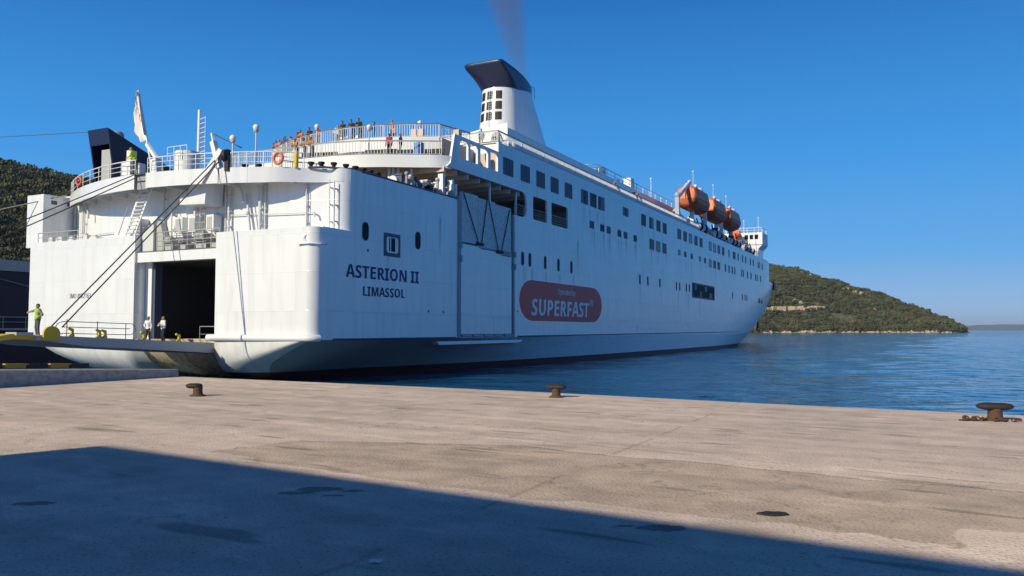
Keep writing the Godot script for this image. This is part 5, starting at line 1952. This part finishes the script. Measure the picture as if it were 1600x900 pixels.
func build_neighbour():
	var N = thing("neighbour_ferry", "dark hulled ferry with a navy funnel, moored beyond the white ferry's port side", "ferry", Vector3(-24.123, -1.2, -55.469), -deg_to_rad(26.713))
	var s := Shape.new()
	s.plate(-35.0, -6.0, 130.0, -2.0, 9.5, [], 0.3)
	s.plate(-59.0, -6.0, 130.0, -2.0, 9.5, [], 0.3)
	s.span(Vector3(-59.0, -2.0, 5.8), Vector3(-35.3, 9.5, 6.0))
	s.span(Vector3(-59.0, 9.4, 5.8), Vector3(-35.0, 9.5, -130.0))
	part("hull", s, M.navy_dark, N)
	var b := Shape.new()
	b.plate(-35.02, -6.0, 130.0, 9.52, 10.6, [], 0.2)
	part("bulwark", b, M.pale_grey, N)
	var h := Shape.new()
	h.span(Vector3(-57.0, 9.5, -40.0), Vector3(-37.0, 18.0, -120.0))
	part("deck_house", h, M.deck_white, N)
	var base := Shape.new()
	base.span(Vector3(-46.0, 9.5, -22.0), Vector3(-35.6, 19.0, -38.0))
	part("funnel_base", base, M.deck_white, N)
	# navy wedge funnel, open at its after end
	var f := Shape.new()
	var prof = PackedVector2Array([Vector2(-22.0, 19.0), Vector2(-23.6, 22.0), Vector2(-20.2, 26.0), Vector2(-21.4, 26.5), Vector2(-24.5, 26.2), Vector2(-37.0, 22.0), Vector2(-37.0, 19.0)])
	var zt = PackedVector2Array([Vector2(23.5, 19.0), Vector2(22.2, 26.35), Vector2(36.5, 21.3), Vector2(36.5, 19.0)])
	for x in [-35.2, -38.4]:
		f.prism(zt, Transform3D(SIDE, Vector3(x, 0, 0)), 0.2)
	f.flat()
	f.quad(Vector3(-38.4, 26.35, -22.2), Vector3(-35.2, 26.35, -22.2), Vector3(-35.2, 21.3, -36.5), Vector3(-38.4, 21.3, -36.5))
	f.span(Vector3(-38.4, 19.0, -26.0), Vector3(-35.2, 24.5, -26.2))
	part("funnel", f, M.navy_dark, N)
	var pn := Shape.new()
	pn.quad(Vector3(-38.42, 26.36, -22.17), Vector3(-34.98, 26.36, -22.17), Vector3(-34.98, 24.6, -22.5), Vector3(-38.42, 24.6, -22.5))
	part("funnel_panel", pn, M.navy, N)
	var ip := Shape.new()
	ip.span(Vector3(-36.9, 19.0, -22.9), Vector3(-35.25, 24.1, -23.1))
	part("inner_panel", ip, M.pale_grey, N)
	var dm := Shape.new()
	dm.lathe(Vector3(-36.6, 25.4, -24.6), [Vector2(0.75, 0), Vector2(0.75, 0.9), Vector2(0.55, 1.15), Vector2(0.02, 1.25)], 14)
	part("exhaust_cowl", dm, M.grey_steel, N)
	for z in [-28.0, -30.0, -33.3, -34.6]:
		var e := Shape.new()
		e.cone(Vector3(-36.0, 22.0, z), Vector3(-36.0, 24.9 - (0.8 if z > -31 else 0.0), z), 0.28, 0.28, 10)
		part("exhaust_pipe", e, M.black, N)
	var wr := Shape.new()
	wr.tube([Vector3(-38.3, 26.25, -22.4), Vector3(-60.0, 25.0, -12.0)], 0.03, 4)
	part("stay_wire", wr, M.wire, N)
	var rl := Shape.new()
	rl.tube([Vector3(-34.6, 9.6, -6.0), Vector3(-34.6, 8.0, -13.5), Vector3(-34.6, 6.8, -18.0)], 0.06, 5)
	tag(part("hawser", rl, M.rope_pale, N), "")
	N.get_node("hawser").remove_meta("label")
	var wk := Shape.new()   # pale walkway with stanchions low along its side
	wk.span(Vector3(-34.9, 3.6, 3.0), Vector3(-33.9, 3.8, -24.0))
	wk.rail([Vector3(-33.95, 3.8, 3.0), Vector3(-33.95, 3.8, -24.0)], 1.1, [0.6], 2.2, 0.04)
	part("side_walkway", wk, M.pale_grey, N)

func build_smoke(P: Node3D):
	rng.seed = 2
	var base = P.transform * Vector3(0.0, 34.6, -47.0)
	base = P.transform * Vector3(1.6, 35.2, -51.5)
	var o = thing("smoke_plume", "thin brownish exhaust smoke rising from the funnel", "smoke")
	for i in 6:
		var f := FogVolume.new()
		f.name = "puff" if i == 0 else "puff_%03d" % i
		f.shape = RenderingServer.FOG_VOLUME_SHAPE_ELLIPSOID
		f.size = Vector3(2.0 + i * 0.75, 4.4 + i * 0.5, 2.0 + i * 0.75)
		var m := FogMaterial.new()
		m.density = 0.085 - i * 0.009
		m.albedo = Color(0.66, 0.60, 0.58)
		f.material = m
		f.position = base + Vector3(0.6 - i * 0.42, 0.6 + i * 2.2, 0)
		f.rotation.z = 0.16
		o.add_child(f, true)

# ---------------------------------------------------------------- people
# bones: [from, to, radius at from, radius at to]; joined with a smooth minimum and meshed as surface nets
func nets(bones: Array, cell: float, soft: float) -> ArrayMesh:
	var lo = Vector3(1e9, 1e9, 1e9)
	var hi = -lo
	for b in bones:
		var r = max(b[2], b[3]) + cell * 2.0 + soft
		for k in 2:
			lo = lo.min(b[k] - Vector3(r, r, r)); hi = hi.max(b[k] + Vector3(r, r, r))
	var nx = int((hi.x - lo.x) / cell) + 2
	var ny = int((hi.y - lo.y) / cell) + 2
	var nz = int((hi.z - lo.z) / cell) + 2
	var f = PackedFloat32Array()
	f.resize(nx * ny * nz)
	f.fill(1.0)
	for b in bones:
		var a: Vector3 = b[0]
		var e: Vector3 = b[1]
		var r = max(b[2], b[3]) + cell * 2.0 + soft
		var p0 = (a.min(e) - Vector3(r, r, r) - lo) / cell
		var p1 = (a.max(e) + Vector3(r, r, r) - lo) / cell
		var ae = e - a
		var l2 = max(ae.length_squared(), 1e-8)
		for z in range(max(0, int(p0.z)), min(nz, int(p1.z) + 2)):
			for y in range(max(0, int(p0.y)), min(ny, int(p1.y) + 2)):
				for x in range(max(0, int(p0.x)), min(nx, int(p1.x) + 2)):
					var p = lo + Vector3(x, y, z) * cell
					var t = clampf((p - a).dot(ae) / l2, 0.0, 1.0)
					var d = p.distance_to(a + ae * t) - lerpf(b[2], b[3], t)
					var i = (z * ny + y) * nx + x
					var g = f[i]
					if g < 0.99:
						var h = max(soft - abs(g - d), 0.0) / soft
						d = min(g, d) - h * h * soft * 0.25
					f[i] = d
	var vert = {}
	var st := SurfaceTool.new()
	st.begin(Mesh.PRIMITIVE_TRIANGLES)
	st.set_smooth_group(0)
	var steps = [1, nx, nx * ny]
	var n = 0
	for z in nz - 1:
		for y in ny - 1:
			for x in nx - 1:
				var i = (z * ny + y) * nx + x
				var any = f[i]
				if any > cell * 2.5: continue
				var c = Vector3.ZERO
				var m = 0
				for q in 12:
					var ax = q >> 2
					var o1 = steps[(ax + 1) % 3] if q & 1 else 0
					var o2 = steps[(ax + 2) % 3] if q & 2 else 0
					var v0 = f[i + o1 + o2]
					var v1 = f[i + o1 + o2 + steps[ax]]
					if (v0 < 0) != (v1 < 0):
						var p = Vector3.ZERO
						p[ax] = v0 / (v0 - v1)
						if q & 1: p[(ax + 1) % 3] = 1.0
						if q & 2: p[(ax + 2) % 3] = 1.0
						c += p
						m += 1
				if m:
					st.add_vertex(lo + (Vector3(x, y, z) + c / m) * cell)
					vert[i] = n
					n += 1
	for i in vert:
		for ax in 3:
			if (f[i] < 0) == (f[i + steps[ax]] < 0): continue
			var s1 = steps[(ax + 1) % 3]
			var s2 = steps[(ax + 2) % 3]
			if not (vert.has(i - s1) and vert.has(i - s2) and vert.has(i - s1 - s2)): continue
			var q = [vert[i], vert[i - s1], vert[i - s1 - s2], vert[i - s2]]
			if f[i] < 0: q.reverse()
			for k in [0, 1, 2, 0, 2, 3]: st.add_index(q[k])
	st.generate_normals()
	return st.commit()

func pose_joints(pose: String) -> Dictionary:
	var j = {"hip": Vector3(0, 0.93, 0), "waist": Vector3(0, 1.08, 0.0), "chest": Vector3(0, 1.33, 0.0), "neck": Vector3(0, 1.48, 0.0), "head": Vector3(0, 1.62, 0.02)}
	for s in [1, -1]:
		var t = "r" if s > 0 else "l"
		j["sh" + t] = Vector3(0.185 * s, 1.42, 0); j["el" + t] = Vector3(0.24 * s, 1.13, -0.03); j["wr" + t] = Vector3(0.25 * s, 0.88, 0.05)
		j["hj" + t] = Vector3(0.09 * s, 0.92, 0); j["kn" + t] = Vector3(0.11 * s, 0.50, 0.03); j["an" + t] = Vector3(0.12 * s, 0.09, -0.02)
	if pose == "lean":   # forearms on a rail
		for k in ["waist", "chest", "neck", "head"]: j[k] += Vector3(0, -0.02, {"waist": 0.05, "chest": 0.16, "neck": 0.24, "head": 0.29}[k])
		for s in [1, -1]:
			var t = "r" if s > 0 else "l"
			j["sh" + t] += Vector3(0, -0.04, 0.2); j["el" + t] = Vector3(0.27 * s, 1.14, 0.30); j["wr" + t] = Vector3(0.12 * s, 1.12, 0.50)
	elif pose == "point":   # one arm stretched out to the side, the other on the hip
		j["ell"] = Vector3(-0.46, 1.36, 0.08); j["wrl"] = Vector3(-0.70, 1.30, 0.16)
		j["elr"] = Vector3(0.36, 1.16, -0.06); j["wrr"] = Vector3(0.19, 1.00, 0.10)
		j["anr"] += Vector3(0.08, 0, 0.05); j["knr"] += Vector3(0.05, 0, 0.02)
	elif pose == "hold":   # both hands before the chest
		j["elr"] = Vector3(0.27, 1.15, 0.03); j["wrr"] = Vector3(0.10, 1.20, 0.25)
		j["ell"] = Vector3(-0.27, 1.15, 0.03); j["wrl"] = Vector3(-0.08, 1.17, 0.26)
	elif pose == "hip":
		j["ell"] = Vector3(-0.37, 1.17, -0.07); j["wrl"] = Vector3(-0.20, 1.00, 0.08)
		j["anl"] += Vector3(-0.06, 0, 0.10)
	elif pose == "work":   # bent a little over something
		for k in ["waist", "chest", "neck", "head"]: j[k] += Vector3(0, -0.03, {"waist": 0.03, "chest": 0.10, "neck": 0.17, "head": 0.23}[k])
		for s in [1, -1]:
			var t = "r" if s > 0 else "l"
			j["sh" + t] += Vector3(0, -0.04, 0.13); j["el" + t] = Vector3(0.26 * s, 1.12, 0.18); j["wr" + t] = Vector3(0.16 * s, 1.02, 0.40)
	return j

var bodies := {}
func body_meshes(pose: String) -> Dictionary:
	if bodies.has(pose): return bodies[pose]
	var j = pose_joints(pose)
	var up = (j.neck - j.chest).normalized()
	var b = [[j.hip + Vector3(0.05, 0, 0), j.hip - Vector3(0.05, 0, 0), 0.115, 0.115], [j.hip, j.waist, 0.12, 0.11], [j.waist, j.chest, 0.11, 0.13], [j.chest + Vector3(0.07, 0, 0), j.chest - Vector3(0.07, 0, 0), 0.115, 0.115], [j.chest, j.neck, 0.11, 0.055], [j.neck, j.head, 0.052, 0.05]]
	var shirt = [[j.hip + Vector3(0.06, 0.03, 0), j.hip + Vector3(-0.06, 0.03, 0), 0.128, 0.128], [j.hip, j.waist, 0.13, 0.128], [j.waist, j.chest, 0.128, 0.145], [j.chest + Vector3(0.075, 0, 0), j.chest - Vector3(0.075, 0, 0), 0.13, 0.13], [j.chest, j.neck - up * 0.03, 0.12, 0.07]]
	var legs = [[j.hip + Vector3(0.055, -0.02, 0), j.hip + Vector3(-0.055, -0.02, 0), 0.128, 0.128]]
	var shoes = []
	for t in ["r", "l"]:
		b.append_array([[j["sh" + t], j["el" + t], 0.055, 0.042], [j["el" + t], j["wr" + t], 0.042, 0.028], [j["chest"] + up * 0.05, j["sh" + t], 0.08, 0.06], [j["hj" + t], j["kn" + t], 0.085, 0.058], [j["kn" + t], j["an" + t], 0.056, 0.038], [j["an" + t], j["an" + t] + Vector3(0, -0.045, 0.16), 0.04, 0.035]])
		shirt.append_array([[j["chest"] + up * 0.05, j["sh" + t], 0.09, 0.075], [j["sh" + t], j["el" + t], 0.075, 0.062], [j["el" + t], j["el" + t].lerp(j["wr" + t], 0.8), 0.06, 0.046]])
		legs.append_array([[j["hj" + t], j["kn" + t], 0.10, 0.075], [j["kn" + t], j["an" + t] + Vector3(0, 0.02, 0), 0.074, 0.062]])
		shoes.append_array([[j["an" + t] + Vector3(0, -0.03, -0.05), j["an" + t] + Vector3(0, -0.05, 0.17), 0.05, 0.042], [j["an" + t], j["an" + t] + Vector3(0, -0.03, 0.03), 0.045, 0.05]])
	# head with jaw, nose and ears; hands with a palm, four unequal fingers and a thumb
	var h: Vector3 = j.head
	var fine = [[h + Vector3(0, 0.025, -0.01), h + Vector3(0, -0.02, 0.0), 0.088, 0.078], [h + Vector3(0, -0.05, 0.025), h + Vector3(0, -0.075, 0.045), 0.058, 0.042], [h + Vector3(0, 0.0, 0.08), h + Vector3(0, -0.03, 0.10), 0.012, 0.016], [h + Vector3(0.08, -0.01, -0.005), h + Vector3(0.083, 0.02, -0.01), 0.016, 0.018], [h + Vector3(-0.08, -0.01, -0.005), h + Vector3(-0.083, 0.02, -0.01), 0.016, 0.018], [h + Vector3(0, -0.06, 0.0), j.neck, 0.052, 0.054]]
	var body = nets(b, 0.024, 0.05)
	var head = nets(fine, 0.012, 0.02)
	var st := SurfaceTool.new()
	st.begin(Mesh.PRIMITIVE_TRIANGLES)
	st.append_from(body, 0, Transform3D())
	st.append_from(head, 0, Transform3D())
	for t in ["r", "l"]:
		var w: Vector3 = j["wr" + t]
		var fw = (w - j["el" + t]).normalized()
		var side = fw.cross(Vector3(0, 0, 1) if abs(fw.z) < 0.8 else Vector3(0, 1, 0)).normalized()
		var curl = fw.cross(side).normalized() * 0.5
		var hand = [[w, w + fw * 0.07, 0.028, 0.026], [w + fw * 0.03 + side * 0.02, w + fw * 0.085 + side * 0.028, 0.018, 0.016], [w + fw * 0.03 - side * 0.02, w + fw * 0.085 - side * 0.028, 0.018, 0.016]]
		for i in 4:
			var k = w + fw * 0.088 + side * (-0.033 + 0.022 * i)
			var ln = [0.062, 0.075, 0.08, 0.07][i]
			var m = k + (fw + curl * 0.3) * ln * 0.55
			hand.append([k, m, 0.0095, 0.009]); hand.append([m, m + (fw * 0.8 + curl) * ln * 0.45, 0.009, 0.0075])
		var th = w + fw * 0.03 + side * 0.03
		hand.append([th, th + (fw * 0.7 + side) * 0.035, 0.014, 0.012]); hand.append([th + (fw * 0.7 + side) * 0.035, th + (fw * 1.3 + side) * 0.045, 0.011, 0.009])
		st.append_from(nets(hand, 0.008, 0.008), 0, Transform3D())
	var hair = nets([[h + Vector3(0, 0.04, -0.025), h + Vector3(0, 0.0, -0.045), 0.088, 0.075], [h + Vector3(0, 0.06, 0.03), h + Vector3(0, 0.06, -0.02), 0.06, 0.08]], 0.016, 0.03)
	var eyes := Shape.new()
	for s in [1, -1]: eyes.ball(h + Vector3(0.032 * s, 0.005, 0.078), Vector3(0.012, 0.008, 0.008), 6, 4)
	bodies[pose] = {"body": st.commit(), "shirt": nets(shirt, 0.026, 0.04), "trousers": nets(legs, 0.026, 0.03), "shoes": nets(shoes, 0.02, 0.02), "hair": hair, "eyes": eyes.done()}
	return bodies[pose]

func cloth(called: String, c: Color) -> StandardMaterial3D:
	if not M.has(called):
		var m = mat(called, c, 0.9)
		m.rim_enabled = true
		m.rim = 0.2
	return M[called]

func person(label: String, at_: Vector3, turn: float, pose: String, top: String, legs: String, hair := "hair_dark", size := 1.0, group := "") -> Node3D:
	var o := thing("person", label, "person", at_, turn, group)
	var m = body_meshes(pose)
	put("body", m.body, M.skin, o)
	put("eyes", m.eyes, M.black, o)
	put("hair", m.hair, M[hair], o)
	put("top", m.shirt, M[top], o)
	put("trousers", m.trousers, M[legs], o)
	put("shoes", m.shoes, M.black, o)
	o.scale = Vector3.ONE * size
	return o

func build_people(P: Node3D):
	mat("skin", lin(0.42, 0.22, 0.14), 0.6)
	for q in [["hair_dark", 0.02, 0.015, 0.012], ["hair_grey", 0.22, 0.21, 0.2], ["hair_fair", 0.30, 0.19, 0.08]]: cloth(q[0], lin(q[1], q[2], q[3]))
	for q in [["hi_vis", 0.52, 0.78, 0.02], ["hi_vis_green", 0.30, 0.62, 0.03], ["shirt_white", 0.72, 0.72, 0.74], ["shirt_grey", 0.20, 0.21, 0.23], ["red_top", 0.50, 0.03, 0.06], ["navy_top", 0.012, 0.018, 0.05], ["dark_top", 0.02, 0.02, 0.025], ["orange_top", 0.55, 0.20, 0.05], ["tan_top", 0.40, 0.26, 0.14], ["blue_top", 0.03, 0.08, 0.22], ["pink_top", 0.60, 0.25, 0.28], ["green_top", 0.05, 0.16, 0.10], ["dark_trousers", 0.018, 0.02, 0.03], ["grey_trousers", 0.10, 0.105, 0.115], ["jeans", 0.05, 0.08, 0.16]]: cloth(q[0], lin(q[1], q[2], q[3]))
	var T = P.transform
	var yaw = P.rotation.y
	# [label, place on the ship, turn from facing aft, pose, top, trousers, hair, size]
	var rail = "passengers looking out over the upper after rail"
	var list = [
		["person in a yellow high visibility jacket standing at the poop deck notch", Vector3(-1.0, 14.15, 1.15), -1.1, "work", "hi_vis", "grey_trousers", "hair_grey", 1.05, ""],
		["person in grey clothes and green vest pointing left at the tip of the stern ramp", Vector3(3.9, 3.27, 10.8), -0.15, "point", "shirt_grey", "grey_trousers", "hair_dark", 1.0, ""],
		["person in white shirt and dark trousers standing at the left edge of the stern door", Vector3(0.05, 2.8, 0.6), 0.2, "hip", "shirt_white", "dark_trousers", "hair_grey", 0.98, ""],
		["person in white shirt holding both hands before the chest in the stern doorway", Vector3(1.35, 2.8, 0.5), -0.2, "hold", "shirt_white", "dark_trousers", "hair_fair", 0.98, ""],
		["person in a red jacket at the white terrace rail, beside another in navy", Vector3(9.2, 17.3, -13.9), 0.2, "stand", "red_top", "dark_trousers", "hair_dark", 1.0, ""],
		["person in navy jacket at the white terrace rail, right of the one in red", Vector3(10.0, 17.3, -14.3), -0.9, "stand", "navy_top", "dark_trousers", "hair_dark", 1.0, ""],
		["person in orange leaning on the terrace rail, left one of three together", Vector3(1.5, 17.3, -12.1), -0.2, "lean", "orange_top", "dark_trousers", "hair_dark", 1.0, ""],
		["person in tan leaning on the terrace rail, middle one of three together", Vector3(2.25, 17.3, -12.15), 0.1, "lean", "tan_top", "jeans", "hair_dark", 1.0, ""],
		["person in orange on the terrace, right one of three together", Vector3(2.9, 17.3, -12.25), 0.1, "lean", "orange_top", "grey_trousers", "hair_fair", 1.02, ""],
		["person in dark top at the far left end of the upper after rail", Vector3(-8.2, 19.6, -20.1), -0.3, "lean", "dark_top", "jeans", "hair_dark", 1.0, rail],
		["person in orange top at the upper after rail, second from its left end", Vector3(-7.3, 19.6, -19.4), -0.2, "lean", "orange_top", "jeans", "hair_dark", 1.0, rail],
		["person in pink top at the upper after rail, third from its left end", Vector3(-6.6, 19.6, -19.1), -0.3, "lean", "pink_top", "jeans", "hair_fair", 0.98, rail],
		["person in blue top at the upper after rail, fourth from its left end", Vector3(-5.4, 19.6, -18.5), -0.1, "lean", "blue_top", "jeans", "hair_dark", 1.0, rail],
		["person in tan top at the upper after rail, fifth from its left end", Vector3(-4.5, 19.6, -18.2), -0.4, "lean", "tan_top", "dark_trousers", "hair_fair", 0.95, rail],
		["tall person in navy standing back from the upper after rail, sixth from its left end", Vector3(-3.6, 19.6, -18.0), 0.2, "stand", "blue_top", "dark_trousers", "hair_dark", 1.06, rail],
		["person in orange top at the upper after rail, seventh from its left end", Vector3(-2.6, 19.6, -17.4), -0.2, "lean", "orange_top", "jeans", "hair_dark", 1.03, rail],
		["person in navy top at the upper after rail just left of the one in red", Vector3(-1.4, 19.6, -17.1), 0.1, "lean", "navy_top", "jeans", "hair_dark", 1.03, rail],
		["person in red top at the upper after rail beside a round deck lamp", Vector3(-0.5, 19.6, -16.9), 0.1, "stand", "red_top", "dark_trousers", "hair_dark", 1.0, rail],
		["person in black at the upper after rail, leftmost of three dark figures", Vector3(2.5, 19.6, -16.8), 0.0, "lean", "dark_top", "dark_trousers", "hair_dark", 1.07, rail],
		["person in black and tan at the upper after rail, middle of three dark figures", Vector3(3.4, 19.6, -16.8), 0.1, "lean", "navy_top", "jeans", "hair_dark", 1.07, rail],
		["person in black at the upper after rail, rightmost of three dark figures", Vector3(4.15, 19.6, -16.8), 0.2, "lean", "dark_top", "dark_trousers", "hair_dark", 1.09, rail],
		["person in black jacket at the upper after rail, between pink and blue tops", Vector3(-6.0, 19.6, -18.85), 0.2, "lean", "dark_top", "dark_trousers", "hair_grey", 1.0, rail],
		["person in green top at the upper after rail, between blue and tan tops", Vector3(-4.95, 19.6, -18.55), 0.5, "hip", "green_top", "jeans", "hair_dark", 0.97, rail],
		["person in red top leaning on the upper after rail beside the tall one in navy", Vector3(-3.1, 19.6, -17.6), -0.6, "lean", "red_top", "jeans", "hair_dark", 0.96, rail],
		["person in grey shirt at the upper after rail, left of the one in navy", Vector3(-2.0, 19.6, -17.3), 0.4, "hold", "shirt_grey", "dark_trousers", "hair_fair", 1.0, rail],
		["person in white shirt behind the upper rail, left of the three dark figures", Vector3(1.3, 19.6, -17.4), 0.9, "hip", "shirt_white", "jeans", "hair_fair", 1.04, rail],
		["person in blue top behind the upper rail, right of the three dark figures", Vector3(5.0, 19.6, -17.6), -0.9, "hold", "blue_top", "grey_trousers", "hair_dark", 1.0, rail],
		["person in tan top standing behind the upper rail above the one in the red jacket", Vector3(6.4, 19.6, -18.2), -0.6, "stand", "tan_top", "jeans", "hair_fair", 1.08, ""],
		["small person in pink behind the upper rail's balusters", Vector3(6.9, 19.6, -17.9), 0.2, "stand", "pink_top", "jeans", "hair_fair", 0.68, ""],
		["person in green at the promenade rail in front of the funnel", Vector3(11.0, 20.1, -25.6), 0.4, "stand", "green_top", "dark_trousers", "hair_fair", 1.0, ""],
		["person in orange at the promenade rail, nearest of those along the ship's side", Vector3(12.9, 20.1, -55.5), 1.4, "lean", "orange_top", "jeans", "hair_fair", 1.0, ""],
		["person in navy at the promenade rail, middle of those along the ship's side", Vector3(12.9, 20.1, -62.8), 1.4, "lean", "navy_top", "jeans", "hair_dark", 1.0, ""],
		["person in pink at the promenade rail, farthest of those along the ship's side", Vector3(12.9, 20.1, -64.4), 1.4, "lean", "pink_top", "jeans", "hair_fair", 1.0, ""],
	]
	for q in list:
		var o = person(q[0], T * q[1], yaw + q[2], q[3], q[4], q[5], q[6], q[7], q[8])
		if q[3] == "point":
			var j = pose_joints("point")
			var v = nets([[j.hip + Vector3(0.07, 0.06, 0), j.hip + Vector3(-0.07, 0.06, 0), 0.145, 0.145], [j.waist, j.chest, 0.142, 0.155], [j.chest + Vector3(0.08, 0.02, 0), j.chest - Vector3(0.08, -0.02, 0), 0.142, 0.142]], 0.026, 0.04)
			put("vest", v, M.hi_vis_green, o)
		if q[0].contains("doorway"):
			var pp := Shape.new()
			pp.box(Vector3(0.02, 1.2, 0.33), Vector3(0.2, 0.26, 0.02), Basis(Vector3.RIGHT, -0.5))
			tag(part("paper", pp, M.pink_top, self), "reddish paper in the hands of the white shirted person in the doorway", "paper")
			get_node("paper").transform = o.transform
